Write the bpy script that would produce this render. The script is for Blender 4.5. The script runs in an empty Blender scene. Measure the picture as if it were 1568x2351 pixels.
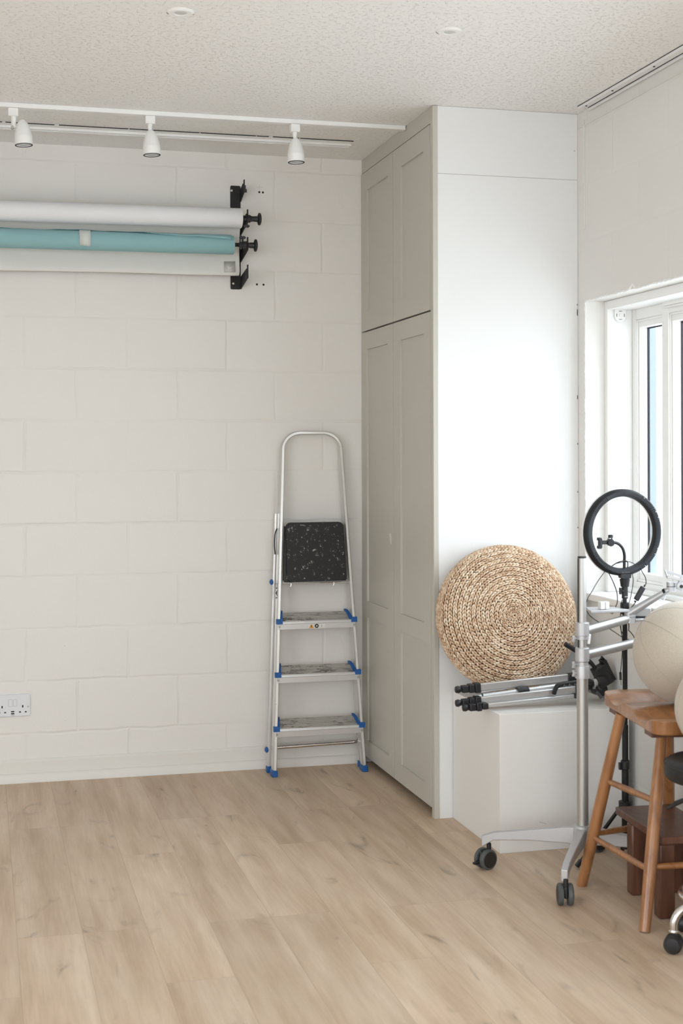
import bpy, math, random
from mathutils import Vector, Matrix, Quaternion
random.seed(7)
sc = bpy.context.scene
COL = sc.collection
PI = math.pi
W, D, H = 0.603, 1.0436, 2.7466           # right wall plane, cupboard front depth, ceiling height

# ------------------------------------------------------------------ materials
def new_mat(name):
    m = bpy.data.materials.new(name); m.use_nodes = True
    nt = m.node_tree; b = nt.nodes['Principled BSDF']
    return m, nt, b
def N(nt, t, **kw):
    n = nt.nodes.new(t)
    for k, v in kw.items():
        if k.startswith('i_'): n.inputs[k[2:].replace('_', ' ')].default_value = v
        else: setattr(n, k, v)
    return n
def simple(name, col, rough=.5, metal=0, bump=None, spec=.5, var=0, coat=0, bd=.002):
    m, nt, b = new_mat(name)
    b.inputs['Base Color'].default_value = (*col, 1); b.inputs['Roughness'].default_value = rough
    b.inputs['Metallic'].default_value = metal; b.inputs['Specular IOR Level'].default_value = spec
    b.inputs['Coat Weight'].default_value = coat
    tc = N(nt, 'ShaderNodeTexCoord')
    if bump:
        n = N(nt, 'ShaderNodeTexNoise', i_Scale=bump[0], i_Detail=4); nt.links.new(tc.outputs['Object'], n.inputs['Vector'])
        bp = N(nt, 'ShaderNodeBump', i_Strength=bump[1], i_Distance=bd)
        nt.links.new(n.outputs[0], bp.inputs['Height']); nt.links.new(bp.outputs[0], b.inputs['Normal'])
    if var:
        n = N(nt, 'ShaderNodeTexNoise', i_Scale=6, i_Detail=5); nt.links.new(tc.outputs['Object'], n.inputs['Vector'])
        r = N(nt, 'ShaderNodeMapRange'); r.inputs[3].default_value = 1-var; r.inputs[4].default_value = 1+var
        mx = N(nt, 'ShaderNodeMix', data_type='RGBA', blend_type='MULTIPLY'); mx.inputs[0].default_value = 1
        mx.inputs[6].default_value = (*col, 1)
        nt.links.new(n.outputs[0], r.inputs[0]); nt.links.new(r.outputs[0], mx.inputs[7]); nt.links.new(mx.outputs[2], b.inputs['Base Color'])
    return m
def ramp(nt, stops):
    r = N(nt, 'ShaderNodeValToRGB'); e = r.color_ramp.elements
    e[0].position, e[0].color = stops[0]; e[1].position, e[1].color = stops[-1]
    for p, c in stops[1:-1]:
        x = e.new(p); x.color = c
    return r
def g(v): return (v, v, v, 1)

def block_wall(name, axis, off, col, zoff=.6944, strength=.65):
    """painted concrete blockwork: 440 x 225 courses, joints faintly showing through the paint"""
    m, nt, b = new_mat(name); L = nt.links.new
    tc = N(nt, 'ShaderNodeTexCoord'); sp = N(nt, 'ShaderNodeSeparateXYZ'); L(tc.outputs['Object'], sp.inputs[0])
    nz = N(nt, 'ShaderNodeTexNoise', i_Scale=9, i_Detail=5); L(tc.outputs['Object'], nz.inputs['Vector'])
    sb = N(nt, 'ShaderNodeMath', operation='SUBTRACT'); sb.inputs[1].default_value = .5; L(nz.outputs[0], sb.inputs[0])
    ml = N(nt, 'ShaderNodeMath', operation='MULTIPLY'); ml.inputs[1].default_value = .020; L(sb.outputs[0], ml.inputs[0])
    ax = N(nt, 'ShaderNodeMath', operation='ADD'); ax.inputs[1].default_value = off; L(sp.outputs[axis], ax.inputs[0])
    az = N(nt, 'ShaderNodeMath', operation='ADD'); az.inputs[1].default_value = zoff; L(sp.outputs[2], az.inputs[0])
    ax2 = N(nt, 'ShaderNodeMath', operation='ADD'); L(ax.outputs[0], ax2.inputs[0]); L(ml.outputs[0], ax2.inputs[1])
    az2 = N(nt, 'ShaderNodeMath', operation='ADD'); L(az.outputs[0], az2.inputs[0]); L(ml.outputs[0], az2.inputs[1])
    cb = N(nt, 'ShaderNodeCombineXYZ'); L(ax2.outputs[0], cb.inputs[0]); L(az2.outputs[0], cb.inputs[1])
    br = N(nt, 'ShaderNodeTexBrick', offset=.5, offset_frequency=2, squash=1)
    for k, v in (('Scale', 1), ('Mortar Size', .0095), ('Mortar Smooth', 1.0), ('Brick Width', .44), ('Row Height', .225), ('Bias', 0)): br.inputs[k].default_value = v
    L(cb.outputs[0], br.inputs['Vector'])
    # joints fade in and out
    n2 = N(nt, 'ShaderNodeTexNoise', i_Scale=2.2, i_Detail=2); L(tc.outputs['Object'], n2.inputs['Vector'])
    mr = N(nt, 'ShaderNodeMapRange'); mr.inputs[1].default_value = .38; mr.inputs[2].default_value = .62; mr.inputs[3].default_value = .25; mr.inputs[4].default_value = 1
    L(n2.outputs[0], mr.inputs[0])
    jm = N(nt, 'ShaderNodeMath', operation='MULTIPLY'); L(br.outputs['Fac'], jm.inputs[0]); L(mr.outputs[0], jm.inputs[1])
    inv = N(nt, 'ShaderNodeMath', operation='MULTIPLY'); inv.inputs[1].default_value = -1; L(jm.outputs[0], inv.inputs[0])
    n3 = N(nt, 'ShaderNodeTexNoise', i_Scale=60, i_Detail=6, i_Roughness=.65); L(tc.outputs['Object'], n3.inputs['Vector'])
    m3 = N(nt, 'ShaderNodeMath', operation='MULTIPLY_ADD'); m3.inputs[1].default_value = .22; L(n3.outputs[0], m3.inputs[0]); L(inv.outputs[0], m3.inputs[2])
    bp = N(nt, 'ShaderNodeBump', i_Strength=strength, i_Distance=.004); L(m3.outputs[0], bp.inputs['Height']); L(bp.outputs[0], b.inputs['Normal'])
    # paint colour with slight per-block and patchy variation, tiny dark pinholes
    br.inputs['Color1'].default_value = g(.992); br.inputs['Color2'].default_value = g(1.0); br.inputs['Mortar'].default_value = g(.985)
    mx = N(nt, 'ShaderNodeMix', data_type='RGBA', blend_type='MULTIPLY'); mx.inputs[0].default_value = 1
    mx.inputs[6].default_value = (*col, 1); L(br.outputs['Color'], mx.inputs[7])
    n4 = N(nt, 'ShaderNodeTexVoronoi', i_Scale=16, feature='F1'); L(tc.outputs['Object'], n4.inputs['Vector'])
    r4 = ramp(nt, [(0, g(.35)), (.045, g(1))]); L(n4.outputs['Distance'], r4.inputs[0])
    n5 = N(nt, 'ShaderNodeTexNoise', i_Scale=4); L(tc.outputs['Object'], n5.inputs['Vector'])
    r5 = ramp(nt, [(.62, g(0)), (.66, g(1))]); L(n5.outputs[0], r5.inputs[0])
    mx2 = N(nt, 'ShaderNodeMix', data_type='RGBA', blend_type='MULTIPLY'); L(r5.outputs[0], mx2.inputs[0]); L(mx.outputs[2], mx2.inputs[6]); L(r4.outputs[0], mx2.inputs[7])
    L(mx2.outputs[2], b.inputs['Base Color']); b.inputs['Roughness'].default_value = .62
    return m

def ceiling_mat():
    m, nt, b = new_mat('textured_ceiling_paint'); L = nt.links.new
    tc = N(nt, 'ShaderNodeTexCoord')
    n = N(nt, 'ShaderNodeTexNoise', i_Scale=75, i_Detail=3, i_Roughness=.6, i_Distortion=.3); L(tc.outputs['Object'], n.inputs['Vector'])
    r = ramp(nt, [(.56, g(0)), (.68, g(1))]); L(n.outputs[0], r.inputs[0])
    n2 = N(nt, 'ShaderNodeTexNoise', i_Scale=3, i_Detail=3); L(tc.outputs['Object'], n2.inputs['Vector'])
    a = N(nt, 'ShaderNodeMath', operation='MULTIPLY_ADD'); a.inputs[1].default_value = .9; L(n2.outputs[0], a.inputs[0]); L(r.outputs[0], a.inputs[2])
    bp = N(nt, 'ShaderNodeBump', i_Strength=.7, i_Distance=.005); L(a.outputs[0], bp.inputs['Height']); L(bp.outputs[0], b.inputs['Normal'])
    b.inputs['Base Color'].default_value = (.885, .873, .855, 1); b.inputs['Roughness'].default_value = .55
    return m

def floor_mat():
    m, nt, b = new_mat('light_oak_boards'); L = nt.links.new
    tc = N(nt, 'ShaderNodeTexCoord'); sp = N(nt, 'ShaderNodeSeparateXYZ'); L(tc.outputs['Object'], sp.inputs[0])
    ax = N(nt, 'ShaderNodeMath', operation='ADD'); ax.inputs[1].default_value = .0875+1.875*3; L(sp.outputs[0], ax.inputs[0])
    ay = N(nt, 'ShaderNodeMath', operation='ADD'); ay.inputs[1].default_value = 20.3; L(sp.outputs[1], ay.inputs[0])
    cb = N(nt, 'ShaderNodeCombineXYZ'); L(ay.outputs[0], cb.inputs[0]); L(ax.outputs[0], cb.inputs[1])
    br = N(nt, 'ShaderNodeTexBrick', offset=.37, offset_frequency=3)
    for k, v in (('Scale', 1), ('Mortar Size', .0011), ('Mortar Smooth', .3), ('Brick Width', 1.22), ('Row Height', .1875), ('Bias', -.1)): br.inputs[k].default_value = v
    br.inputs['Color1'].default_value = g(0); br.inputs['Color2'].default_value = g(1); br.inputs['Mortar'].default_value = g(.5)
    L(cb.outputs[0], br.inputs['Vector'])
    # plank index gives each board its own stretch of grain
    sh = N(nt, 'ShaderNodeMath', operation='MULTIPLY'); sh.inputs[1].default_value = 7; L(br.outputs['Color'], sh.inputs[0])
    fx = N(nt, 'ShaderNodeMath', operation='DIVIDE'); fx.inputs[1].default_value = .1875; L(ax.outputs[0], fx.inputs[0])
    fl = N(nt, 'ShaderNodeMath', operation='FLOOR'); L(fx.outputs[0], fl.inputs[0])
    ad = N(nt, 'ShaderNodeMath', operation='MULTIPLY_ADD'); ad.inputs[1].default_value = 3.7; L(fl.outputs[0], ad.inputs[0]); L(sh.outputs[0], ad.inputs[2])
    gv = N(nt, 'ShaderNodeCombineXYZ'); L(ay.outputs[0], gv.inputs[0]); L(ax.outputs[0], gv.inputs[1]); L(ad.outputs[0], gv.inputs[2])
    mp = N(nt, 'ShaderNodeMapping'); mp.inputs['Scale'].default_value = (1.2, 11, 1); L(gv.outputs[0], mp.inputs[0])
    n1 = N(nt, 'ShaderNodeTexNoise', i_Scale=1.3, i_Detail=7, i_Roughness=.55, i_Distortion=.25); L(mp.outputs[0], n1.inputs['Vector'])
    r1 = ramp(nt, [(.3, (.49, .355, .240, 1)), (.5, (.60, .460, .330, 1)), (.72, (.69, .555, .42, 1))]); L(n1.outputs[0], r1.inputs[0])
    # fine pores
    mp2 = N(nt, 'ShaderNodeMapping'); mp2.inputs['Scale'].default_value = (7, 120, 1); L(gv.outputs[0], mp2.inputs[0])
    n2 = N(nt, 'ShaderNodeTexNoise', i_Scale=1, i_Detail=3); L(mp2.outputs[0], n2.inputs['Vector'])
    r2 = ramp(nt, [(.3, g(.93)), (.7, g(1.03))]); L(n2.outputs[0], r2.inputs[0])
    # knots and cracks
    mp3 = N(nt, 'ShaderNodeMapping'); mp3.inputs['Scale'].default_value = (2.2, 6.5, 1); L(gv.outputs[0], mp3.inputs[0])
    n3 = N(nt, 'ShaderNodeTexNoise', i_Scale=1.3, i_Detail=4, i_Distortion=1.5); L(mp3.outputs[0], n3.inputs['Vector'])
    r3 = ramp(nt, [(.61, g(1)), (.67, g(.86)), (.73, g(.62))]); L(n3.outputs[0], r3.inputs[0])
    cur = r1.outputs[0]
    for o in (r2.outputs[0], r3.outputs[0]):
        mx = N(nt, 'ShaderNodeMix', data_type='RGBA', blend_type='MULTIPLY'); mx.inputs[0].default_value = 1
        L(cur, mx.inputs[6]); L(o, mx.inputs[7]); cur = mx.outputs[2]
    pr = ramp(nt, [(0, g(.93)), (1, g(1.06))]); L(br.outputs['Color'], pr.inputs[0])
    mx = N(nt, 'ShaderNodeMix', data_type='RGBA', blend_type='MULTIPLY'); mx.inputs[0].default_value = 1; L(cur, mx.inputs[6]); L(pr.outputs[0], mx.inputs[7]); cur = mx.outputs[2]
    mj = N(nt, 'ShaderNodeMix', data_type='RGBA'); mj.inputs[7].default_value = (.27, .20, .14, 1)
    jf = N(nt, 'ShaderNodeMath', operation='MULTIPLY'); jf.inputs[1].default_value = .38; L(br.outputs['Fac'], jf.inputs[0]); L(jf.outputs[0], mj.inputs[0]); L(cur, mj.inputs[6])
    L(mj.outputs[2], b.inputs['Base Color'])
    hs = N(nt, 'ShaderNodeMath', operation='MULTIPLY_ADD'); hs.inputs[1].default_value = -1; L(br.outputs['Fac'], hs.inputs[0]); L(n2.outputs[0], hs.inputs[2])
    bp = N(nt, 'ShaderNodeBump', i_Strength=.25, i_Distance=.0015); L(hs.outputs[0], bp.inputs['Height']); L(bp.outputs[0], b.inputs['Normal'])
    b.inputs['Roughness'].default_value = .5; b.inputs['Specular IOR Level'].default_value = .38
    return m

def wood(name, dark, light, scale=(14, 14, 2), rough=.35, coat=.3):
    m, nt, b = new_mat(name); L = nt.links.new
    tc = N(nt, 'ShaderNodeTexCoord'); mp = N(nt, 'ShaderNodeMapping'); mp.inputs['Scale'].default_value = scale; L(tc.outputs['Object'], mp.inputs[0])
    n = N(nt, 'ShaderNodeTexNoise', i_Scale=2.5, i_Detail=6, i_Distortion=.8); L(mp.outputs[0], n.inputs['Vector'])
    r = ramp(nt, [(.3, (*dark, 1)), (.7, (*light, 1))]); L(n.outputs[0], r.inputs[0]); L(r.outputs[0], b.inputs['Base Color'])
    b.inputs['Roughness'].default_value = rough; b.inputs['Coat Weight'].default_value = coat; b.inputs['Coat Roughness'].default_value = .25
    return m

def splatter(name, base, spot, t0, rough=.6, sc1=38, metal=0, stretch=(1, 1, 1)):
    m, nt, b = new_mat(name); L = nt.links.new
    tc = N(nt, 'ShaderNodeTexCoord'); mp = N(nt, 'ShaderNodeMapping'); mp.inputs['Scale'].default_value = stretch; L(tc.outputs['Object'], mp.inputs[0])
    n = N(nt, 'ShaderNodeTexNoise', i_Scale=sc1, i_Detail=5, i_Roughness=.72); L(mp.outputs[0], n.inputs['Vector'])
    r = ramp(nt, [(t0, g(0)), (t0+.05, g(1))]); L(n.outputs[0], r.inputs[0])
    n2 = N(nt, 'ShaderNodeTexNoise', i_Scale=7, i_Detail=3); L(tc.outputs['Object'], n2.inputs['Vector'])
    r2 = ramp(nt, [(.35, g(.15)), (.62, g(1))]); L(n2.outputs[0], r2.inputs[0])
    f = N(nt, 'ShaderNodeMath', operation='MULTIPLY'); L(r.outputs[0], f.inputs[0]); L(r2.outputs[0], f.inputs[1])
    mx = N(nt, 'ShaderNodeMix', data_type='RGBA'); mx.inputs[6].default_value = (*base, 1); mx.inputs[7].default_value = (*spot, 1)
    L(f.outputs[0], mx.inputs[0]); L(mx.outputs[2], b.inputs['Base Color'])
    b.inputs['Roughness'].default_value = rough; b.inputs['Metallic'].default_value = metal
    return m

def weave_mat():
    m, nt, b = new_mat('dried_banana_leaf'); L = nt.links.new
    ge = N(nt, 'ShaderNodeNewGeometry'); tc = N(nt, 'ShaderNodeTexCoord')
    r = ramp(nt, [(0, (.42, .25, .15, 1)), (.35, (.58, .405, .265, 1)), (.7, (.70, .535, .38, 1)), (1, (.82, .70, .55, 1))])
    n = N(nt, 'ShaderNodeTexNoise', i_Scale=9, i_Detail=3); L(tc.outputs['Object'], n.inputs['Vector'])
    a = N(nt, 'ShaderNodeMath', operation='ADD'); L(n.outputs[0], a.inputs[0]); L(ge.outputs['Random Per Island'], a.inputs[1])
    h = N(nt, 'ShaderNodeMath', operation='MULTIPLY_ADD'); h.inputs[1].default_value = .75; h.inputs[2].default_value = -.25; L(a.outputs[0], h.inputs[0])
    L(h.outputs[0], r.inputs[0]); L(r.outputs[0], b.inputs['Base Color']); b.inputs['Roughness'].default_value = .55
    return m

def fabric(name, col):
    m, nt, b = new_mat(name); L = nt.links.new
    tc = N(nt, 'ShaderNodeTexCoord')
    n = N(nt, 'ShaderNodeTexNoise', i_Scale=330, i_Detail=2); L(tc.outputs['Object'], n.inputs['Vector'])
    bp = N(nt, 'ShaderNodeBump', i_Strength=.35, i_Distance=.001); L(n.outputs[0], bp.inputs['Height']); L(bp.outputs[0], b.inputs['Normal'])
    r = ramp(nt, [(.3, (*[c*.9 for c in col], 1)), (.7, (*[min(1, c*1.07) for c in col], 1))]); L(n.outputs[0], r.inputs[0]); L(r.outputs[0], b.inputs['Base Color'])
    b.inputs['Roughness'].default_value = .95; b.inputs['Sheen Weight'].default_value = .3
    return m

def glass_mat():
    m = bpy.data.materials.new('window_glass'); m.use_nodes = True; nt = m.node_tree; nt.nodes.clear(); L = nt.links.new
    o = N(nt, 'ShaderNodeOutputMaterial'); mx = N(nt, 'ShaderNodeMixShader'); t = N(nt, 'ShaderNodeBsdfTransparent'); gl = N(nt, 'ShaderNodeBsdfGlossy')
    gl.inputs['Roughness'].default_value = .02; t.inputs[0].default_value = (.96, .985, 1, 1)
    fr = N(nt, 'ShaderNodeFresnel'); fr.inputs[0].default_value = 1.3
    ge = N(nt, 'ShaderNodeNewGeometry'); sb = N(nt, 'ShaderNodeMath', operation='SUBTRACT'); sb.inputs[0].default_value = 1; L(ge.outputs['Backfacing'], sb.inputs[1])
    mu = N(nt, 'ShaderNodeMath', operation='MULTIPLY'); L(fr.outputs[0], mu.inputs[0]); L(sb.outputs[0], mu.inputs[1])
    L(mu.outputs[0], mx.inputs[0]); L(t.outputs[0], mx.inputs[1]); L(gl.outputs[0], mx.inputs[2]); L(mx.outputs[0], o.inputs[0])
    return m

M = dict(
    wall=block_wall('painted_blockwork', 0, .183+4.4, (.79, .768, .735)),
    wall_r=block_wall('painted_blockwork_side', 1, 8.61, (.76, .745, .715), strength=.4),
    plaster=simple('white_plaster', (.80, .78, .74), .7, bump=(8, .3)),
    reveal=simple('white_reveal_paint', (.86, .86, .85), .55, bump=(30, .2)),
    ceil=ceiling_mat(), floor=floor_mat(),
    greige=simple('greige_cupboard_paint', (.53, .505, .445), .45),
    panel=simple('white_panel_paint', (.79, .795, .79), .5),
    skirt=simple('white_gloss_skirting', (.76, .74, .70), .45, bump=(14, .3)),
    white=simple('white_satin', (.85, .85, .84), .4),
    frame=simple('white_window_frame', (.84, .84, .82), .35),
    plinth=simple('white_plinth_paint', (.80, .785, .76), .5, bump=(6, .1)),
    dark=simple('dark_gap', (.03, .028, .025), .9),
    black=simple('matt_black_plastic', (.014, .014, .016), .45),
    blacksteel=simple('black_powder_coat', (.008, .008, .008), .6),
    ring=simple('ring_light_plastic', (.013, .014, .018), .55, spec=.35),
    groove=simple('groove_black', (.006, .006, .008), .6),
    diffuser=simple('ring_diffuser', (.85, .85, .85), .4),
    alu=simple('brushed_aluminium', (.66, .66, .66), .38, .8, bump=(40, .06)),
    aluw=splatter('worn_aluminium', (.72, .71, .69), (.16, .14, .11), .66, .33, 30, .9),
    tread=splatter('dirty_ribbed_aluminium', (.55, .53, .49), (.07, .06, .05), .52, .45, 16, .55, (1, 3, 3)),
    chrome=simple('chrome', (.75, .74, .73), .12, 1),
    silver=simple('silver_painted_alloy', (.52, .52, .53), .42, .5),
    silverm=simple('anodised_aluminium', (.48, .47, .455), .4, .75),
    blue=simple('blue_plastic', (.010, .10, .34), .45),
    splat=splatter('paint_splattered_black', (.012, .012, .013), (.50, .47, .43), .600, .6, 64),
    roll_white=simple('white_paper', (.80, .80, .82), .6, var=.03),
    teal=simple('teal_paper', (.255, .455, .475), .7, var=.04),
    sheet=simple('pale_paper', (.73, .72, .69), .6, bump=(5, .4)),
    tape=simple('masking_tape', (.62, .66, .62), .7, bump=(60, .5)),
    foil=splatter('scuffed_tape', (.52, .51, .48), (.70, .69, .66), .5, .6, 40),
    screw=simple('screw_steel', (.45, .44, .4), .35, .9),
    socket=simple('socket_plastic', (.74, .75, .78), .3),
    linen=fabric('beige_linen', (.49, .43, .35)),
    seam=simple('seam_thread', (.42, .36, .285), .9),
    oak=wood('honey_wood', (.235, .092, .030), (.40, .180, .065), rough=.3, coat=.55),
    walnut=wood('dark_reddish_wood', (.075, .028, .015), (.155, .062, .034), rough=.4, coat=.15),
    vinyl=simple('black_vinyl', (.009, .009, .010), .5, bump=(200, .1)),
    weave=weave_mat(), core=simple('brown_core', (.10, .05, .025), .9),
    tyre=simple('grey_tyre', (.075, .085, .085), .5),
    hub=simple('caster_cover', (.018, .016, .015), .5),
    glass=glass_mat(), gasket=simple('window_gasket', (.012, .012, .02), .6),
    outer=simple('pale_blue_outer_frame', (.25, .29, .32), .5),
    orange=simple('warning_orange', (.75, .33, .03), .5), labelw=simple('label_white', (.72, .71, .68), .5),
    ink=simple('black_ink', (.01, .01, .012), .6), pencil=simple('pencil_line', (.42, .40, .37), .8),
    lens=simple('lamp_lens', (.55, .55, .53), .15), paintfleck=simple('pale_label', (.7, .68, .6), .6),
    clear=simple('clear_plastic', (.8, .85, .9), .2),
)

# ------------------------------------------------------------------ mesh helpers
class B:
    def __init__(s): s.v = []; s.f = []; s.m = []; s.cur = 0
    def turn(s, c, deg):
        """rotate everything built so far about the vertical axis through c"""
        a = math.radians(deg); ca, sa = math.cos(a), math.sin(a)
        s.v = [(c[0]+(x-c[0])*ca-(y-c[1])*sa, c[1]+(x-c[0])*sa+(y-c[1])*ca, z) for x, y, z in (tuple(v) for v in s.v)]; return s
    def mat(s, i): s.cur = i; return s
    def face(s, *ix): s.f.append(ix); s.m.append(s.cur)
    def add(s, vs, fs):
        o = len(s.v); s.v += [tuple(v) for v in vs]
        for f in fs: s.f.append(tuple(i+o for i in f)); s.m.append(s.cur)
        return s
    def box(s, x0, x1, y0, y1, z0, z1):
        vs = [(x, y, z) for z in (z0, z1) for y in (y0, y1) for x in (x0, x1)]
        return s.add(vs, [(0, 2, 3, 1), (4, 5, 7, 6), (0, 1, 5, 4), (1, 3, 7, 5), (3, 2, 6, 7), (2, 0, 4, 6)])
    def obox(s, c, sx, sy, sz, R=None):
        """box centred on c, full sizes, optional rotation matrix"""
        R = R or Matrix.Identity(3); c = Vector(c)
        vs = [c + R @ Vector((x*sx/2, y*sy/2, z*sz/2)) for z in (-1, 1) for y in (-1, 1) for x in (-1, 1)]
        return s.add(vs, [(0, 2, 3, 1), (4, 5, 7, 6), (0, 1, 5, 4), (1, 3, 7, 5), (3, 2, 6, 7), (2, 0, 4, 6)])
    def bar(s, a, b, w, h, up=(0, 0, 1), w2=None, h2=None):
        """rectangular bar from a to b; w across, h along up; tapers to w2,h2"""
        a, b = Vector(a), Vector(b); d = (b-a).normalized(); r = d.cross(Vector(up)).normalized(); u = r.cross(d)
        w2 = w2 or w; h2 = h2 or h; vs = []
        for p, ww, hh in ((a, w, h), (b, w2, h2)):
            for i, j in ((-1, -1), (1, -1), (1, 1), (-1, 1)): vs.append(p + r*i*ww/2 + u*j*hh/2)
        return s.add(vs, [(0, 1, 2, 3), (7, 6, 5, 4), (0, 4, 5, 1), (1, 5, 6, 2), (2, 6, 7, 3), (3, 7, 4, 0)])
    def tube(s, pts, r, n=12, closed=False, cap=True, sect=None):
        pts = [Vector(p) for p in pts]; k = len(pts); rs = r if isinstance(r, (list, tuple)) else [r]*k
        vs = []; prev = None
        for i, p in enumerate(pts):
            if closed: t = pts[(i+1) % k]-pts[i-1]
            else: t = pts[min(i+1, k-1)]-pts[max(i-1, 0)]
            t.normalize()
            if prev is None:
                a = Vector((0, 0, 1)) if abs(t.z) < .9 else Vector((1, 0, 0))
                u = (a-t*a.dot(t)).normalized()
            else: u = (prev-t*prev.dot(t)).normalized()
            prev = u; w = t.cross(u)
            if sect:
                for (q, q2) in sect: vs.append(p+u*q2*rs[i]+w*q*rs[i])
            else:
                for j in range(n):
                    an = 2*PI*j/n; vs.append(p+(u*math.cos(an)+w*math.sin(an))*rs[i])
        if sect: n = len(sect)
        fs = []
        for i in range(k if closed else k-1):
            for j in range(n):
                a = i*n+j; b2 = i*n+(j+1) % n; c = ((i+1) % k)*n+(j+1) % n; d = ((i+1) % k)*n+j
                fs.append((a, b2, c, d))
        if cap and not closed: fs.append(tuple(reversed(range(n)))); fs.append(tuple((k-1)*n+j for j in range(n)))
        return s.add(vs, fs)
    def cyl(s, a, b, r, r2=None, n=24): return s.tube([a, b], [r, r if r2 is None else r2], n)
    def lathe(s, prof, c, axis=(0, 0, 1), n=32, closed=False):
        """prof: list of (radius, height along axis)"""
        c = Vector(c); ax = Vector(axis).normalized(); a = Vector((0, 0, 1)) if abs(ax.z) < .9 else Vector((1, 0, 0))
        u = (a-ax*a.dot(ax)).normalized(); w = ax.cross(u); vs = []; k = len(prof)
        for r, h in prof:
            for j in range(n):
                an = 2*PI*j/n; vs.append(c+ax*h+(u*math.cos(an)+w*math.sin(an))*max(r, 1e-5))
        fs = []
        for i in range(k if closed else k-1):
            for j in range(n):
                fs.append((i*n+j, i*n+(j+1) % n, ((i+1) % k)*n+(j+1) % n, ((i+1) % k)*n+j))
        if not closed: fs.append(tuple(reversed(range(n)))); fs.append(tuple((k-1)*n+j for j in range(n)))
        return s.add(vs, fs)
    def prism(s, poly, o, ux, uy, depth):
        """poly in the (ux,uy) plane from o, extruded by the vector depth"""
        o, ux, uy, depth = Vector(o), Vector(ux), Vector(uy), Vector(depth); n = len(poly)
        vs = [o+ux*a+uy*b for a, b in poly]+[o+ux*a+uy*b+depth for a, b in poly]
        return s.add(vs, [tuple(reversed(range(n))), tuple(range(n, 2*n))]+[(i, (i+1) % n, n+(i+1) % n, n+i) for i in range(n)])
    def sphere(s, c, r, nu=24, nv=14, sq=(1, 1, 1)):
        c = Vector(c); vs = []; fs = []
        for i in range(1, nv):
            th = PI*i/nv
            for j in range(nu):
                ph = 2*PI*j/nu; vs.append(c+Vector((math.sin(th)*math.cos(ph)*sq[0], math.sin(th)*math.sin(ph)*sq[1], math.cos(th)*sq[2]))*r)
        vs += [c+Vector((0, 0, r*sq[2])), c-Vector((0, 0, r*sq[2]))]; t = len(vs)-2
        for i in range(nv-2):
            for j in range(nu): fs.append((i*nu+j, (i+1)*nu+j, (i+1)*nu+(j+1) % nu, i*nu+(j+1) % nu))
        for j in range(nu): fs.append((t, j, (j+1) % nu)); fs.append((t+1, (nv-2)*nu+(j+1) % nu, (nv-2)*nu+j))
        return s.add(vs, fs)

ORIG = {}
def build(name, b, mats, parent=None, bevel=0, seg=2, ang=38, label=None, cat=None, group=None, kind=None, origin=None):
    if not isinstance(mats, (list, tuple)): mats = [mats]
    root = parent
    o0 = ORIG.get(parent.name, Vector((0, 0, 0))) if parent else Vector(origin or (0, 0, 0))
    me = bpy.data.meshes.new(name)
    me.from_pydata([tuple(Vector(v)-o0) for v in b.v], [], b.f)
    for m in mats: me.materials.append(M[m] if isinstance(m, str) else m)
    me.polygons.foreach_set('material_index', b.m); me.polygons.foreach_set('use_smooth', [True]*len(me.polygons))
    me.update(); me.set_sharp_from_angle(angle=math.radians(ang))
    ob = bpy.data.objects.new(name, me); COL.objects.link(ob)
    if parent: ob.parent = parent
    else: ob.location = o0
    ORIG[ob.name] = o0
    if bevel:
        md = ob.modifiers.new('bevel', 'BEVEL'); md.width = bevel; md.segments = seg; md.limit_method = 'ANGLE'; md.angle_limit = math.radians(40)
        md.harden_normals = False
    if label: ob['label'] = label
    if cat: ob['category'] = cat
    if group: ob['group'] = group
    if kind: ob['kind'] = kind
    return ob
def thing(name, loc, label, cat, group=None):
    o = bpy.data.objects.new(name, None); COL.objects.link(o); o.location = loc; o.empty_display_size = .05
    ORIG[o.name] = Vector(loc); o['label'] = label; o['category'] = cat
    if group: o['group'] = group
    return o
def text_mesh(name, txt, size, loc, xdir, ydir, mat, parent):
    cu = bpy.data.curves.new(name, 'FONT'); cu.body = txt; cu.size = size; cu.extrude = .0003; cu.align_x = 'CENTER'; cu.align_y = 'CENTER'
    t = bpy.data.objects.new(name, cu); COL.objects.link(t)
    bpy.context.view_layer.update()
    me = bpy.data.meshes.new_from_object(t.evaluated_get(bpy.context.evaluated_depsgraph_get()))
    bpy.data.objects.remove(t)
    X = Vector(xdir).normalized(); Y = Vector(ydir).normalized(); Z = X.cross(Y); L = Vector(loc)
    b = B(); b.add([L+X*v.co.x+Y*v.co.y+Z*v.co.z for v in me.vertices], [tuple(p.vertices) for p in me.polygons])
    return build(name, b, mat, parent)
def arc(c, r, a0, a1, n, u=(1, 0, 0), v=(0, 0, 1)):
    c, u, v = Vector(c), Vector(u), Vector(v)
    return [c+u*r*math.cos(a0+(a1-a0)*i/n)+v*r*math.sin(a0+(a1-a0)*i/n) for i in range(n+1)]
def smooth_path(pts, n=6):
    """Catmull-Rom through pts"""
    P = [Vector(p) for p in pts]; P = [P[0]*2-P[1]]+P+[P[-1]*2-P[-2]]; out = []
    for i in range(1, len(P)-2):
        for k in range(n):
            t = k/n; a, b_, c, d = P[i-1:i+3]
            out.append(.5*((2*b_)+(c-a)*t+(2*a-5*b_+4*c-d)*t*t+(3*b_-a-3*c+d)*t**3))
    out.append(P[-2]); return out
def rounded(w, h, r, n=5):
    out = []
    for cx, cy, a in ((w/2-r, h/2-r, 0), (-w/2+r, h/2-r, PI/2), (-w/2+r, -h/2+r, PI), (w/2-r, -h/2+r, 3*PI/2)):
        for i in range(n+1): out.append((cx+r*math.cos(a+PI/2*i/n), cy+r*math.sin(a+PI/2*i/n)))
    return out

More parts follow.
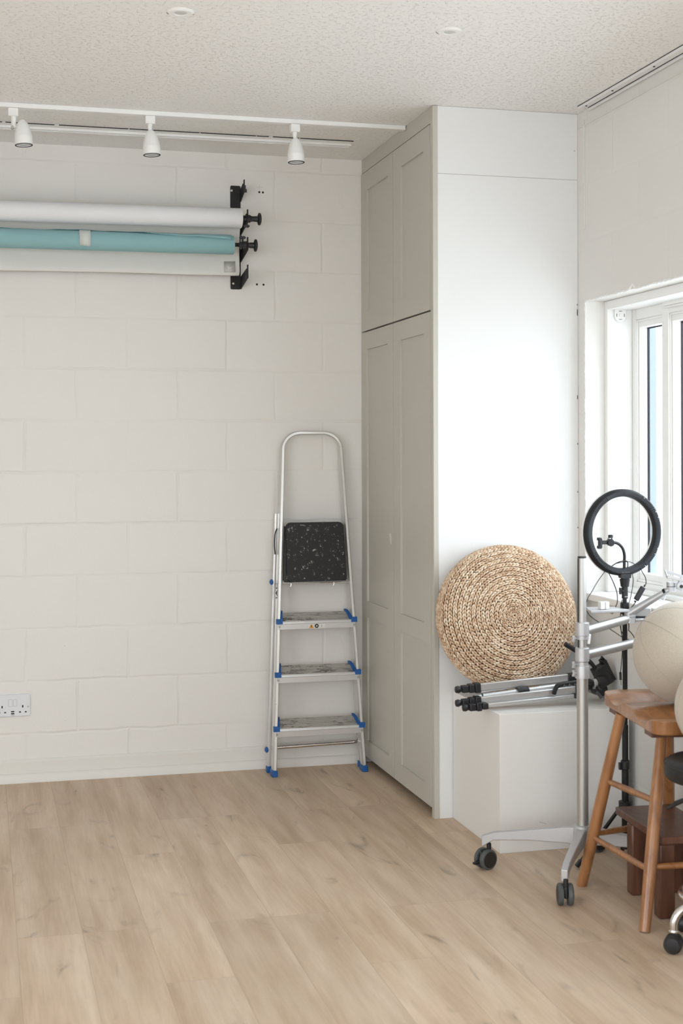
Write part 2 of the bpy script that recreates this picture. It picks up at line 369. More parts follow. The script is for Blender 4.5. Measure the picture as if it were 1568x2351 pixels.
# ================================================================== ROOM
XL, YF = -4.2, -8.6           # left wall and wall behind the camera
def wallbox(name, *args, m='wall'):
    b = B().box(*args); return build(name, b, m, kind='structure')
wallbox('floor', XL-.2, 1.0, YF-.2, .2, -.12, 0, m='floor')
wallbox('ceiling', XL-.2, 1.0, YF-.2, .2, H, H+.15, m='ceil')
wallbox('wall_back', XL-.2, 1.0, 0, .2, 0, H)
# left wall, and wall behind the camera (both out of the picture), with openings added for fill light
LY0, LY1, LZ0, LZ1 = -7.6, -3.7, .3, 2.45  # unseen left opening, sized for the fill it lets in
b = B().box(XL-.2, XL, LY1, 0, 0, H).box(XL-.2, XL, YF, LY0, 0, H).box(XL-.2, XL, LY0, LY1, 0, LZ0).box(XL-.2, XL, LY0, LY1, LZ1, H)
build('wall_left', b, 'plaster', kind='structure')
FX0, FX1, FZ0, FZ1 = -3.7, -.3, .2, 2.45  # unseen rear opening, likewise sized for fill
b = B().box(XL, .603, YF-.2, YF, FZ1, H).box(XL, FX0, YF-.2, YF, 0, FZ1).box(FX1, .603, YF-.2, YF, 0, FZ1).box(FX0, FX1, YF-.2, YF, 0, FZ0)
build('wall_front', b, 'plaster', kind='structure')
# right wall with the window opening
WY0, WY1, WZ0, WZ1 = -4.9, -1.11, .836, 2.0
WX = .872
b = B().box(W, WX, WY1, 0, 0, H).box(W, WX, YF, WY0, 0, H).box(W, WX, WY0, WY1, 0, WZ0).box(W, WX, WY0, WY1, WZ1, H)
build('wall_right', b, 'wall_r', kind='structure')
# rough lip of paint round the opening
b = B(); rnd = random.Random(3)
P = [(W, WY1-.0005+rnd.uniform(-.0022, .0022), .868+i*.009) for i in range(126)]
b.tube(P, [rnd.uniform(.0025, .0055) for _ in P], 8)
P = [(W, WY1-i*.009, WZ1+rnd.uniform(-.002, .002)+.016*math.exp(-((WY1-i*.009+1.52)/.016)**2)) for i in range(260)]
b.tube(P, [rnd.uniform(.0028, .006) for _ in P], 8)
build('trim_1', b, 'reveal', kind='structure')

# skirting along the back wall: flat board and a lower bead
b = B().prism([(0, 0), (-.026, 0), (-.026, .030), (-.020, .038), (-.014, .040), (-.014, .088), (-.006, .098), (0, .098)], (XL, 0, 0), (0, 1, 0), (0, 0, 1), (-XL-.0, 0, 0))
build('baseboard_back', b, 'skirt', kind='structure')

# window recess lining (inner step), sill, frame and panes
win = B()
win.box(.683, .79, WY1-.026, WY1, .864, WZ1)            # inner jamb step
win.box(.683, .79, WY0, WY1-.026, WZ1-.034, WZ1)        # head step
build('trim_2', win, 'reveal', kind='structure', bevel=.003)
wf = B()
fx0, fx1 = .79, .845
wf.box(fx0, fx1, -1.165, WY1, .864, WZ1-.0)                   # left stile
wf.box(fx0, fx1, WY0, -1.165, 1.925, WZ1)                     # head
wf.box(fx0, fx1, WY0, -1.165, .864, .905)                     # bottom rail
ys = [-1.165]; mull = []
bays = [(-1.165, -1.385), (-1.436, -2.52), (-2.57, -3.66), (-3.71, -4.80)]
wf2 = B()
for i in range(len(bays)-1):
    wf.box(fx0-.002, fx1, bays[i+1][0], bays[i][1], .885, 1.945)
window = build('window_1', wf, 'frame', kind='structure', bevel=.002)
for (ya, yb) in bays:
    # bevelled sash inside the bay
    s = B(); e = .012; z0, z1 = .905, 1.925; xs = .800
    for (p0, p1, q0, q1) in ((ya, ya-e, z0, z1), (yb+e, yb, z0, z1)):
        s.box(xs, xs+.038, min(p0, p1), max(p0, p1), q0, q1)
    s.box(xs, xs+.038, yb+e, ya-e, z0, z0+.035).box(xs, xs+.038, yb+e, ya-e, z1-.03, z1)
    s.box(xs-.006, xs, ya-.005, ya, z0, z1).box(xs-.006, xs, yb, ya, z1-.008, z1).box(xs-.006, xs, yb, ya, z0, z0+.01)
    build('sash', s, 'frame', window, bevel=.0015)
    q = B(); k = .005
    q.box(xs+.034, xs+.040, ya-e-k, ya-e, z0+.03, z1-.028).box(xs+.034, xs+.040, yb+e, yb+e+k, z0+.03, z1-.028)
    q.box(xs+.034, xs+.040, yb+e, ya-e, z1-.035, z1-.03)
    build('gasket', q, 'gasket', window)
    q = B().box(xs+.042, xs+.070, ya-e-.003, ya-e+.01, z0+.02, z1-.02)
    build('outer_frame', q, 'outer', window)
    build('glass_pane', B().box(xs+.038, xs+.041, yb+e, ya-e, z0+.03, z1-.03), 'glass', window)
build('trickle_vent', B().box(.772, .79, -2.0, -1.42, 1.952, 1.978).box(.778, .79, -2.0, -1.42, 1.944, 1.952), 'frame', window, bevel=.002)
# sill: board with rounded nose, faint joints
sl = B().box(W-.02, .80, WY0, WY1+.03, WZ0, .864)
build('window_sill', sl, 'reveal', window, bevel=.005)
build('sill_upstand', B().box(.755, .80, WY0, WY1-.026, .864, .882), 'frame', window, bevel=.003)
# plain frames for the unseen windows added for fill, behind and left
b = B()
for x in (FX0, (FX0+FX1)/2, FX1-.05): b.box(x, x+.05, YF-.12, YF-.05, FZ0, FZ1)
b.box(FX0, FX1, YF-.12, YF-.05, FZ0, FZ0+.06).box(FX0, FX1, YF-.12, YF-.05, FZ1-.05, FZ1)
build('fill_window_rear', b, 'frame', kind='structure')
b = B()
for y in (LY0, (LY0+LY1)/2, LY1-.05): b.box(XL-.12, XL-.05, y, y+.05, LZ0, LZ1)
b.box(XL-.12, XL-.05, LY0, LY1, LZ0, LZ0+.06).box(XL-.12, XL-.05, LY0, LY1, LZ1-.05, LZ1)
build('fill_window_left', b, 'frame', kind='structure')  # added left window, out of view, brightens the room
# outside ground so that daylight from below is plausible
build('ground', B().box(-30, 30, -30, 30, -.6, -.5), simple('pale_paving', (.80, .80, .78), .9), kind='structure')

# blind bracket on the window recess
t = thing('blind_bracket', (.735, WY1-.026, 1.95), 'small white roller blind bracket screwed inside the window recess', 'bracket')
b = B(); prof = [(.026, .032), (-.026, .032), (-.026, -.008)]+[(.0-.026*math.cos(a), -.008-.026*math.sin(a)) for a in [PI*i/10 for i in range(1, 10)]]+[(.026, -.008)]
b.prism(prof, (.735, WY1-.026, 1.95), (1, 0, 0), (0, 0, 1), (0, -.004, 0))
build('back_plate', b, 'white', t, bevel=.001)
b = B().prism([(x*.93, z*.93) for x, z in prof], (.735, WY1-.034, 1.948), (1, 0, 0), (0, 0, 1), (0, -.002, 0)).box(.711, .759, WY1-.036, WY1-.028, 1.976, 1.981)
build('cover', b, 'white', t, bevel=.001)
b = B().box(.72, .726, WY1-.0368, WY1-.0355, 1.9775, 1.979).box(.742, .748, WY1-.0368, WY1-.0355, 1.9775, 1.979)
for a in (0, PI/2, PI, 3*PI/2):
    p = Vector((.735+math.cos(a)*.016, WY1-.0368, 1.944+math.sin(a)*.016)); v = abs(math.sin(a)) > .5
    b.box(p.x-(.006 if v else .0008), p.x+(.006 if v else .0008), p.y-.0004, p.y+.001, p.z-(.0008 if v else .006), p.z+(.0008 if v else .006))
build('slot', b, 'groove', t)
build('hub', B().cyl((.735, WY1-.036, 1.944), (.735, WY1-.042, 1.944), .006), 'white', t)
build('screw', B().cyl((.717, WY1-.036, 1.972), (.717, WY1-.039, 1.972), .003), 'screw', t)

# ================================================================== CUPBOARD
cup = thing('built_in_cupboard', (.3, -.5, 0), 'tall built-in cupboard with four grey-beige shaker doors and a plain white side panel', 'cupboard')
b = B().box(0.003, W-.001, -D+.003, -D+.021, 0, H-.001)
b.mat(1).box(.012, W-.003, -D+.0022, -D+.0032, 2.4845, 2.4862).box(.004, .0052, -D+.0015, -D+.0032, 2.486, H-.004)
b.mat(2)
for z0, z1 in ((1.62, 1.635), (1.95, 1.975), (1.99, 1.996), (1.44, 1.446), (1.25, 1.256), (1.11, 1.115)):
    b.box(W-.0045, W-.0025, -D+.0016, -D+.003, z0, z1)
b.box(.585, .588, -D+.0022, -D+.0031, 2.60, 2.6015).box(.59, .593, -D+.0022, -D+.0031, 2.60, 2.6015)
side = build('side_panel', b, ['panel', 'pencil', 'ink'], cup, label='plain white side panel')
b = B().box(0, .02, -D, -1.012, 0, H-.001)
build('corner_post', b, 'greige', cup, bevel=.0015)
build('top_filler', B().box(.002, .02, -1.012, -.001, 2.684, H-.001), 'greige', cup)
build('toe_kick', B().box(.06, .075, -1.02, -.001, 0, .05), 'dark', cup)
build('carcass', B().box(.026, .04, -1.012, -.001, .04, 2.70), 'dark', cup)
def shaker(y0, y1, z0, z1, panels):
    """door in the x=0 plane; y0<y1; panels = list of (y0,y1,z0,z1) recesses"""
    b = B(); t0, t1 = -.002, .022
    py0, py1 = panels[0][0], panels[0][1]
    b.box(t0, t1, y0, py0, z0, z1).box(t0, t1, py1, y1, z0, z1)
    zs = [z0]+[q for p in sorted(panels, key=lambda p: p[2]) for q in (p[2], p[3])]+[z1]
    for i in range(0, len(zs), 2): b.box(t0, t1, py0, py1, zs[i], zs[i+1])
    d = build('door', b, 'greige', cup)
    for p in panels:
        build('recessed_panel', B().box(.007, .016, p[0]-.002, p[1]+.002, p[2]-.002, p[3]+.002), 'greige', d)
    return d
ga = .0022
up = lambda a, b_: [(a, b_, 2.045, 2.593)]
lo = lambda a, b_: [(a, b_, .742, 1.877), (a, b_, .115, .670)]
shaker(-.512+ga, -.004, 1.962, 2.678, up(-.435, -.10))
shaker(-1.010, -.512-ga, 1.962, 2.678, up(-.93, -.622))
d_l = shaker(-.512+ga, -.004, .038, 1.955, lo(-.428, -.088))
shaker(-1.010, -.512-ga, .038, 1.955, lo(-.926, -.608))
b = B().prism([(-.012, .022), (.008, .024), (.020, .006), (.016, -.022), (.001, -.019), (-.006, -.004), (-.014, .006)], (-.0022, -.462, 1.045), (0, -1, 0), (0, 0, 1), (-.0008, 0, 0))
build('torn_tape', b, 'paintfleck', d_l, label='small torn scrap of pale tape')

# ================================================================== CEILING FITTINGS
b = B().box(-3.4, -.002, -.700, -.664, H-.018, H)
build('rail', b, 'white', None, bevel=.002, label='long white lighting track on the ceiling carrying three spotlights', cat='lighting track')
bpy.data.objects['rail'].name = 'lighting_track'
def spotlight(x, tilt, label, side_arm):
    y = -.682; t = thing('track_spotlight', (x, y, H-.018), label, 'spotlight', 'white track spotlights')
    build('adapter', B().box(x-.019, x+.019, y-.016, y+.016, H-.050, H-.0185), 'white', t, bevel=.002)
    c = Vector((x+(.034 if side_arm else .004), y, H-.075))
    ax = Vector((tilt, -.03, -1)).normalized()
    if side_arm:
        build('arm', B().tube([(x+.002, y, H-.05), (x+.002, y, H-.082), (x+.004, y, H-.094)], [.011, .009, .010], 14), 'white', t)
        build('pivot', B().cyl((x-.003, y-.011, H-.092), (x-.003, y+.011, H-.092), .006), 'screw', t)
    else:
        build('arm', B().tube([(x, y, H-.05), (x, y, H-.068), (x+.002, y, H-.080)], [.010, .008, .007], 14), 'white', t)
    prof = [(.001, -.004), (.010, -.002), (.018, .008), (.026, .025), (.032, .048), (.034, .062), (.0345, .063), (.0345, .065), (.034, .066), (.035, .092), (.034, .094), (.029, .094), (.028, .088), (.001, .088)]
    top = c+Vector((0, 0, .012)) if side_arm else Vector((x+.003, y, H-.076))
    h = build('lamp_head', B().lathe(prof, top, ax, 36), 'white', t)
    build('bezel', B().lathe([(.0335, .094), (.0335, .0955), (.0285, .0955), (.0285, .094)], top, ax, 36, closed=True), 'groove', h)
    build('lens', B().lathe([(.027, .0885), (.027, .091), (.020, .0935), (.001, .0945)], top, ax, 28), 'lens', h)
spotlight(-1.563, .06, 'white track spotlight with a side arm, leftmost of the three', True)
spotlight(-1.042, .04, 'white track spotlight above the paper rolls, middle of the three', False)
spotlight(-.462, .02, 'white track spotlight nearest the grey cupboard', False)
b = B().box(-3.6, -.135, -.375, -.285, H-.003, H).box(-3.6, -.135, -.33, -.32, H-.012, H-.003).box(-3.6, -.135, -.295, -.285, H-.012, H-.003).mat(1)
rnd = random.Random(5); x = -3.6
while x < -.14:
    l = rnd.uniform(.05, .35); b.box(x, min(x+l, -.137), -.3785, -.375+.0005, H-.0032, H-.0005); x += l+rnd.uniform(.002, .02)
build('ceiling_rail', b, ['white', 'ink'], label='slim white double-channel rail on the ceiling close to the block wall', cat='curtain rail')
b = B().box(.552, .598, -4.6, -1.16, H-.004, H).box(.552, .556, -4.6, -1.16, H-.012, H-.004).box(.594, .598, -4.6, -1.16, H-.016, H-.004).mat(1)
b.box(.5905, .5935, -4.6, -1.165, H-.0055, H-.0038).box(.5495, .552, -4.6, -1.16, H-.002, H-.0002)
for y in (-1.19, -1.42, -1.75, -2.1): b.cyl((.573, y, H-.006), (.573, y, H-.003), .004, n=12)
build('ceiling_rail', b, ['white', 'groove'], label='white curtain rail with a dark slot along the ceiling above the window', cat='curtain rail')
b = B().box(.598, W, -4.5, -D-.01, H-.062, H-.058).box(.5985, W, -1.112, -1.098, 2.28, H-.04)
build('trim_3', b, 'wall_r', kind='structure', bevel=.001)
def downlight(x, y, label, chip):
    t = thing('recessed_downlight', (x, y, H), label, 'downlight', 'round recessed ceiling downlights')
    build('bezel', B().lathe([(.016, -.001), (.022, -.006), (.036, -.006), (.042, -.001), (.042, 0), (.016, 0)], (x, y, H), (0, 0, 1), 40, closed=True), 'white', t)
    build('lamp', B().lathe([(.0175, -.0005), (.0175, -.004), (.001, -.0045)], (x, y, H), (0, 0, 1), 28), 'lens', t)
    b = B(); rr = random.Random(chip)
    for i in range(26):
        a = PI*(.1+.8*i/26)
        if rr.random() < (.75 if chip == 2 else .45): b.obox((x+math.cos(a)*.0425, y+math.sin(a)*.0425, H-.001), .006, .0018, .0018, Matrix.Rotation(a+PI/2, 3, 'Z'))
    build('shadow_gap', b, 'ink', t)
downlight(-1.095, -1.937, 'round white recessed downlight in the ceiling above the paper rolls', 1)
downlight(-.241, -1.951, 'round white recessed downlight in the ceiling above the cupboard', 2)

# ================================================================== BACKDROP ROLLS
br = thing('backdrop_bracket', (-.585, 0, 2.37), 'black steel wall bracket with hooks holding the paper backdrop rolls', 'bracket')
b = B().prism(rounded(.046, .462, .006), (-.583, 0, 2.373), (1, 0, 0), (0, 0, 1), (0, -.004, 0))
build('wall_plate', b, 'blacksteel', br)
for x, z in ((-.600, 2.582), (-.593, 2.168)):
    build('screw', B().lathe([(.0055, 0), (.0055, .002), (.003, .003), (.001, .003)], (x, -.0045, z), (0, -1, 0), 16), 'screw', br)
def hook(z, ln, x=-.562, tip=.045):
    pl = [(0, -.042), (ln, .0-.012), (ln, tip), (ln-.016, tip), (ln-.014, .002), (ln-.020, -.004), (ln-.030, tip*.7), (.0, .012)]
    b = B().prism(pl, (x, -.0045, z), (0, -1, 0), (0, 0, 1), (.004, 0, 0))
    return build('hook', b, 'blacksteel', br)
hook(2.185, .175); hook(2.305, .175); hook(2.425, .175); hook(2.575, .095, tip=.04)
b = B().obox((-.558, -.09, 2.575), .008, .02, .03).cyl((-.556, -.085, 2.568), (-.548, -.085, 2.568), .008, n=14)
build('locking_lug', b, 'black', br)
def roll(name, x1, z, zl, y, r, mat, label):
    """horizontal roll from the left out-of-frame to x1; slight sag zl at the left"""
    t = thing(name, (x1-.6, y, z), label, 'paper roll')
    dz = (zl-z)/(x1+1.606)
    b = B(); pts = [(x1-s, y, z+dz*s) for s in (0, .004, .3, .8, 1.3, 1.9, 2.4)]
    b.tube(pts, [r*.93, r, r, r, r, r, r], 40)
    build('paper', b, mat, t)
    return t
wr = roll('white_backdrop_roll', -.586, 2.431, 2.424, -.168, .0435, 'roll_white', 'thick white paper backdrop roll, uppermost on the bracket')
tr = roll('teal_backdrop_roll', -.622, 2.313, 2.309, -.172, .0408, 'teal', 'teal paper backdrop roll held shut with tape, under the white roll')
def knob_set(t, x0, z, down, y):
    s = -1 if down else 1
    build('core_rod', B().cyl((x0-.004, y, z), (x0+.058, y, z), .0085, n=20), 'black', t)
    k = B().lathe([(.014, 0), (.014, .012), (.017, .014), (.017, .030), (.013, .034), (.013, .040)], (x0+.010, y, z), (1, 0, 0), 8)
    k.cyl((x0+.024, y, z+s*.012), (x0+.024, y, z+s*.030), .005, n=12)
    cl = build('clamp_body', k, 'black', t)
    w = B(); ww = [(-.015, 0), (-.013, .008), (-.004, .011), (.0, .006), (.004, .011), (.013, .006), (.014, -.001), (.006, -.004), (-.008, -.005)]
    w.prism([(a, s*c) for a, c in ww], (x0+.024, y-.004, z+s*.030), (1, 0, 0), (0, 0, 1), (0, .008, 0))
    build('wing_screw', w, 'black', cl, bevel=.0015)
    e = B().lathe([(.010, 0), (.011, .002), (.0125, .012), (.013, .026), (.017, .027), (.026, .030), (.0275, .034), (.026, .038), (.018, .041), (.001, .042)], (x0+.047, y, z), (1, 0, 0), 32)
    build('end_knob', e, 'black', t)
knob_set(wr, -.588, 2.431, True, -.168)
knob_set(tr, -.606, 2.315, False, -.172)
build('rod_extension', B().cyl((-.628, -.172, 2.315), (-.60, -.172, 2.315), .0085, n=20), 'black', tr)
# loose outer turn of the teal roll (a lifted flap edge) and strip of masking tape
b = B(); n = 60
vs = []
for i in range(n+1):
    sx = i/n*1.75; x = -.634-sx
    lift = .0035+.0015*math.sin(sx*21)+.001*math.sin(sx*53)
    a_edge = math.radians(min(100, 22+sx/.62*60+2.5*math.sin(sx*17)))
    zc = 2.313-.004*(-.622-x)
    for j in range(9):
        a = a_edge+(math.radians(155)-a_edge)*j/8; rr = .0412+lift*(1-j/8)
        vs.append((x, -.172-rr*math.cos(a), zc+rr*math.sin(a)))
fs = [(i*9+j, i*9+j+1, (i+1)*9+j+1, (i+1)*9+j) for i in range(n) for j in range(8)]
b.add(vs, fs)
ob = build('loose_flap', b, 'teal', tr)
ob.modifiers.new('thickness', 'SOLIDIFY').thickness = .0007
b = B(); vs = []; rnd = random.Random(2)
for j in range(11):
    a = math.radians(80-j*11.6); jag = rnd.uniform(-.002, .002) if j > 8 else 0
    for x in (-1.283, -1.236):
        rr = .0435; vs.append((x+(jag if x < -1.25 else 0), -.172-rr*math.cos(a), 2.3105+rr*math.sin(a)-(.003 if (j == 10 and x > -1.25) else 0)))
b.add(vs, [(2*i, 2*i+1, 2*i+3, 2*i+2) for i in range(10)])
ob = build('tape_strip', b, 'tape', tr, label='torn strip of pale masking tape'); ob.modifiers.new('thickness', 'SOLIDIFY').thickness = .0004
# pale sheet hanging behind the two rolls
b = B(); vs = []
prof = [(-.120, 2.462), (-.105, 2.44), (-.085, 2.41), (-.07, 2.37), (-.060, 2.32), (-.060, 2.28), (-.065, 2.24), (-.069, 2.218), (-.069, 2.206), (-.065, 2.198), (-.057, 2.195)]
xs = [-.5765, -.579, -.60, -.8, -1.1, -1.4, -1.7, -2.1, -2.6]
for xi, x in enumerate(xs):
    for k, (y, z) in enumerate(prof):
        c = .010 if xi == 0 and k >= 8 else 0
        vs.append((x, y, z+c-.008*(-.5765-x)+.002*math.sin(x*7+k*.4)))
n = len(prof); b.add(vs, [(i*n+j, (i+1)*n+j, (i+1)*n+j+1, i*n+j+1) for i in range(len(xs)-1) for j in range(n-1)])
sh = build('backdrop_sheet', b, 'sheet', label='pale paper backdrop sheet hanging against the wall behind the rolls', cat='paper sheet', origin=(-1.1, -.06, 2.3))
sh.modifiers.new('thickness', 'SOLIDIFY').thickness = .0012
b = B().add([(-.646, -.0665, 2.256), (-.596, -.0665, 2.2575), (-.596, -.0725, 2.209), (-.646, -.0725, 2.2075)], [(0, 3, 2, 1)])
ob = build('tape_square', b, 'foil', sh, label='scuffed square of tape'); ob.modifiers.new('thickness', 'SOLIDIFY').thickness = .0006
# old drill holes and pencil cross beside the bracket
for x, z, lab in ((-.474, 2.581, 'small dark drill hole right of the bracket top, left of the upper pair'), (-.4575, 2.5805, 'small dark drill hole right of the bracket top, right of the upper pair'),
                  (-.486, 2.167, 'small dark drill hole right of the bracket foot, left of the lower pair'), (-.456, 2.1665, 'small dark drill hole right of the bracket foot, right of the lower pair')):
    build('drill_hole', B().cyl((x, .001, z), (x, -.0008, z), .0048, n=16), 'ink', label=lab, cat='drill hole', group='old drill holes in the block wall')
b = B().box(-.488, -.458, -.0006, .0004, 2.6025, 2.6032).box(-.4735, -.4728, -.0006, .0004, 2.590, 2.615)
build('pencil_cross', b, 'pencil', label='faint pencil cross on the wall above the drill holes', cat='pencil mark')

# ================================================================== SOCKET
so = thing('double_socket', (-1.557, 0, .333), 'white double wall socket with USB ports low on the block wall', 'power socket')
b = B().prism(rounded(.147, .094, .006), (-1.557, 0, .332), (1, 0, 0), (0, 0, 1), (0, -.010, 0)); build('face_plate', b, 'socket', so, bevel=.002)
b = B().prism(rounded(.132, .066, .006), (-1.560, 0, .327), (1, 0, 0), (0, 0, 1), (0, -.004, 0)); build('back_box', b, 'socket', so)
for x in (-1.567, -1.547):
    b = B().prism(rounded(.0165, .030, .003), (x, -.0098, .343), (1, 0, 0), (0, 0, 1), (0, -.0006, 0)); build('switch_outline', b, 'pencil', so)
    b = B().prism(rounded(.0148, .0283, .0026), (x, -.0102, .343), (1, 0, 0), (0, 0, 1), (0, -.002, 0)); build('switch', b, 'socket', so, bevel=.0006)
for cx in (-1.601, -1.515):
    b = B().box(cx-.0027, cx+.0027, -.0106, -.009, .322, .332).box(cx-.0155, cx-.0075, -.0106, -.009, .3005, .3055).box(cx+.0085, cx+.0165, -.0106, -.009, .3005, .3055)
    build('pin_slot', b, 'ink', so)
b = B().box(-1.564, -1.550, -.0106, -.009, .3035, .3085).box(-1.564, -1.550, -.0106, -.009, .2945, .2995).box(-1.564, -1.550, -.0106, -.009, .2900, .2908)
build('usb_port', b, 'groove', so)
build('screw', B().lathe([(.0038, 0), (.003, .001), (.001, .001)], (-1.4925, -.0102, .3245), (0, -1, 0), 16), 'screw', so)

# ================================================================== LADDER
lad = thing('step_ladder', (-.2475, -.15, 0), 'folded aluminium step ladder leaning on the wall, black platform spattered with paint', 'ladder')
def fy(z): return -.195+(.135/1.41)*z if z < 1.41 else -.06+.05*(z-1.41)/.095*.4
def fhw(z): return .2035-(.0695/1.41)*z
XC = -.2475
sect = [(-.5, -.5), (.5, -.5), (.5, .5), (-.5, .5)]
# one continuous front frame bent into a hoop
pl = []
for i in range(15):
    z = .028+(1.40-.028)*i/14; pl.append((XC-fhw(z), fy(z)+.0, z))
hw = fhw(1.41); rc = .082
arcL = [(XC-hw+rc-rc*math.cos(a), fy(1.41)+.008*math.sin(a), 1.425+rc*math.sin(a)*.93) for a in [PI/2*i/9 for i in range(10)]]
pl += arcL
pr_ = [(2*XC-x, y, z) for x, y, z in reversed(pl)]
b = B()
path = [Vector(p) for p in pl+pr_]
hwid, dep = .0165, .040
vs = []; k = len(path)
for i, p in enumerate(path):
    t = (path[min(i+1, k-1)]-path[max(i-1, 0)]).normalized(); nrm = Vector((0, -1, 0)); nrm = (nrm-t*nrm.dot(t)).normalized(); w = t.cross(nrm)
    dd = dep if p.z < 1.38 else dep*.75
    for a, c in ((-.5, 0), (-.3, .12), (.3, .12), (.5, 0), (.5, -1), (-.5, -1)):
        vs.append(p+w*a*hwid+nrm*c*dd)
fs = [(i*6+j, i*6+(j+1) % 6, (i+1)*6+(j+1) % 6, (i+1)*6+j) for i in range(k-1) for j in range(6)]+[tuple(reversed(range(6))), tuple((k-1)*6+j for j in range(6))]
b.add(vs, fs); build('front_frame', b, 'aluw', lad, ang=30)
def ry(z): return -.108+.075*z/1.14
b = B()
def rhw(z): return .2105-(.052/1.14)*z
for s in (-1, 1):
    b.bar((XC+s*rhw(0), ry(.02)+.012, .02), (XC+s*rhw(1.14), ry(1.14)+.012, 1.14), .015, .024, up=(0, -1, 0))
build('rear_frame', b, 'aluw', lad)
build('rear_crossbar', B().tube([(XC-.207, -.088, .105), (XC+.19, -.088, .112), (XC+.205, -.088, .122)], .0085, 14), 'chrome', lad)
for s in (-1, 1):
    for yy, dx in ((fy(0)+.018, 0), (-.096, .007)):
        x = XC+s*(.2035+dx); d2 = .052 if yy < -.15 else .030; wv = .025 if yy < -.15 else .022
        build('foot', B().box(x-wv/2, x+wv/2, yy-d2/2, yy+d2/2, 0, .028), 'blue', lad, bevel=.003)
for i, zf in enumerate((.205, .437, .668)):
    hw_ = fhw(zf)-.007; y0 = fy(zf)-.010; dz = .030; dy = .088
    st = B()
    # tread top (tilted), ribbed, with a front face below its nose
    nrib = 6
    for j in range(nrib):
        a0 = j/nrib; a1 = (j+.72)/nrib
        st.add([(XC-hw_, y0+dy*a0, zf+dz*a0), (XC+hw_, y0+dy*a0, zf+dz*a0), (XC+hw_, y0+dy*a1, zf+dz*a1), (XC-hw_, y0+dy*a1, zf+dz*a1),
                (XC-hw_, y0+dy*a0, zf+dz*a0-.004), (XC+hw_, y0+dy*a0, zf+dz*a0-.004), (XC+hw_, y0+dy*a1, zf+dz*a1-.004), (XC-hw_, y0+dy*a1, zf+dz*a1-.004)],
               [(0, 1, 2, 3), (7, 6, 5, 4), (0, 4, 5, 1), (3, 2, 6, 7), (1, 5, 6, 2), (0, 3, 7, 4)])
    st.add([(XC-hw_, y0, zf-.002), (XC+hw_, y0, zf-.002), (XC+hw_, y0+dy, zf+dz-.002), (XC-hw_, y0+dy, zf+dz-.002)], [(0, 1, 2, 3)])
    tr_ = build('step', st, 'tread', lad)
    fr = B().prism([(0, .002), (-.003, -.004), (-.0035, -.009), (0, -.011), (0, -.034), (.004, -.034), (.004, .002)], (XC-hw_-.012, y0, zf), (0, 1, 0), (0, 0, 1), (2*hw_+.024, 0, 0))
    build('step_front', fr, 'alu', tr_)
    for s in (-1, 1):
        xx = XC+s*(hw_+.006)
        c = B()
        c.box(xx-.0135, xx+.0135, y0-.007, y0+.012, zf-.010, zf+.012)
        # curved inner wing rising over the tread
        for q in range(7):
            a0 = q/7; a1 = (q+1)/7
            f = lambda a: (xx-s*(.010+.010*math.sin(a*PI/2)) if s < 0 else xx-(.012+.014*math.sin(a*PI/2)), y0+.005+.060*a, zf+.004+.034*a+.012*math.sin(a*PI))
            p0, p1 = f(a0), f(a1)
            c.bar(p0, p1, .008, .015-.006*a0)
        build('step_clip', c, 'blue', lad)
        build('rivet', B().cyl((xx, y0-.004, zf-.022), (xx, y0-.008, zf-.022), .0045, n=14), 'screw', lad)
# platform folded up against the frame
b = B()
pc = Vector((XC-.001, -.100, .972)); tilt = math.radians(5)
U = Vector((0, math.sin(tilt), math.cos(tilt)))
b.prism(rounded(.262, .262, .022), pc+Vector((0, -.022, 0)), (1, 0, 0), U, (0, .016, 0))
plat = build('platform', b, 'splat', lad, bevel=.002)
b = B()
for s in (-1, 1):
    b.bar((XC+s*.139, -.106, .845), (XC+s*.128, -.085, 1.085), .012, .022, up=(0, -1, 0))
b.box(XC-.140, XC+.140, -.118, -.100, .840, .852)
build('platform_frame', b, 'black', lad)
build('platform_crossbar', B().cyl((XC-.150, -.118, .836), (XC+.150, -.118, .833), .0035, n=12), 'chrome', lad)
for x in (XC-.113, XC+.082):
    build('hanging_hook', B().tube([(x, -.121, .836), (x+.001, -.123, .828), (x-.002, -.122, .821)], .0022, 8), 'chrome', lad)
# pull tab on the left stile, blue plugs, lettering and warning label
b = B().tube(smooth_path([(XC-.163, -.066, 1.075), (XC-.172, -.064, 1.05), (XC-.174, -.062, 1.0), (XC-.171, -.06, .96)]), .003, 8)
build('side_strap', b, 'black', lad)
for x, y, z in ((XC-.190, -.090, .838), (XC-.219, -.115, .100)):
    build('blue_plug', B().lathe([(.004, 0), (.012, .002), (.013, .006), (.009, .010), (.001, .011)], (x+.004, y+.02, z), (-1, -.35, 0), 20), 'blue', lad)
text_mesh('side_lettering', 'MAC', .045, (XC-fhw(.79)-.0092, fy(.79)+.018, .79), (0, .07, 1), (0, 1, -.07), 'ink', lad)
b = B().box(-.288, -.210, fy(.668)-.0112, fy(.668)-.0102, .636, .655); wl = build('warning_label', b, 'labelw', lad)
yL = fy(.668)-.0114
b = B().prism([(-.0115, -.0085), (.0115, -.0085), (0, .009)], (-.273, yL, .6452), (1, 0, 0), (0, 0, 1), (0, -.0003, 0)); build('warning_triangle', b, 'orange', wl)
b = B().cyl((-.249, yL, .6455), (-.249, yL-.0004, .6455), .009, n=24); build('mandatory_disc', b, 'ink', wl)
b = B().prism([(-.0035, -.004), (.004, -.002), (.002, .004), (-.002, .003)], (-.249, yL-.0004, .6455), (1, 0, 0), (0, 0, 1), (0, -.0003, 0)); build('reading_figure', b, 'labelw', wl)
b = B().box(-.2745, -.2715, yL-.0006, yL-.0002, .642, .650).box(-.2745, -.2715, yL-.0006, yL-.0002, .6385, .6405); build('exclamation_mark', b, 'ink', wl)
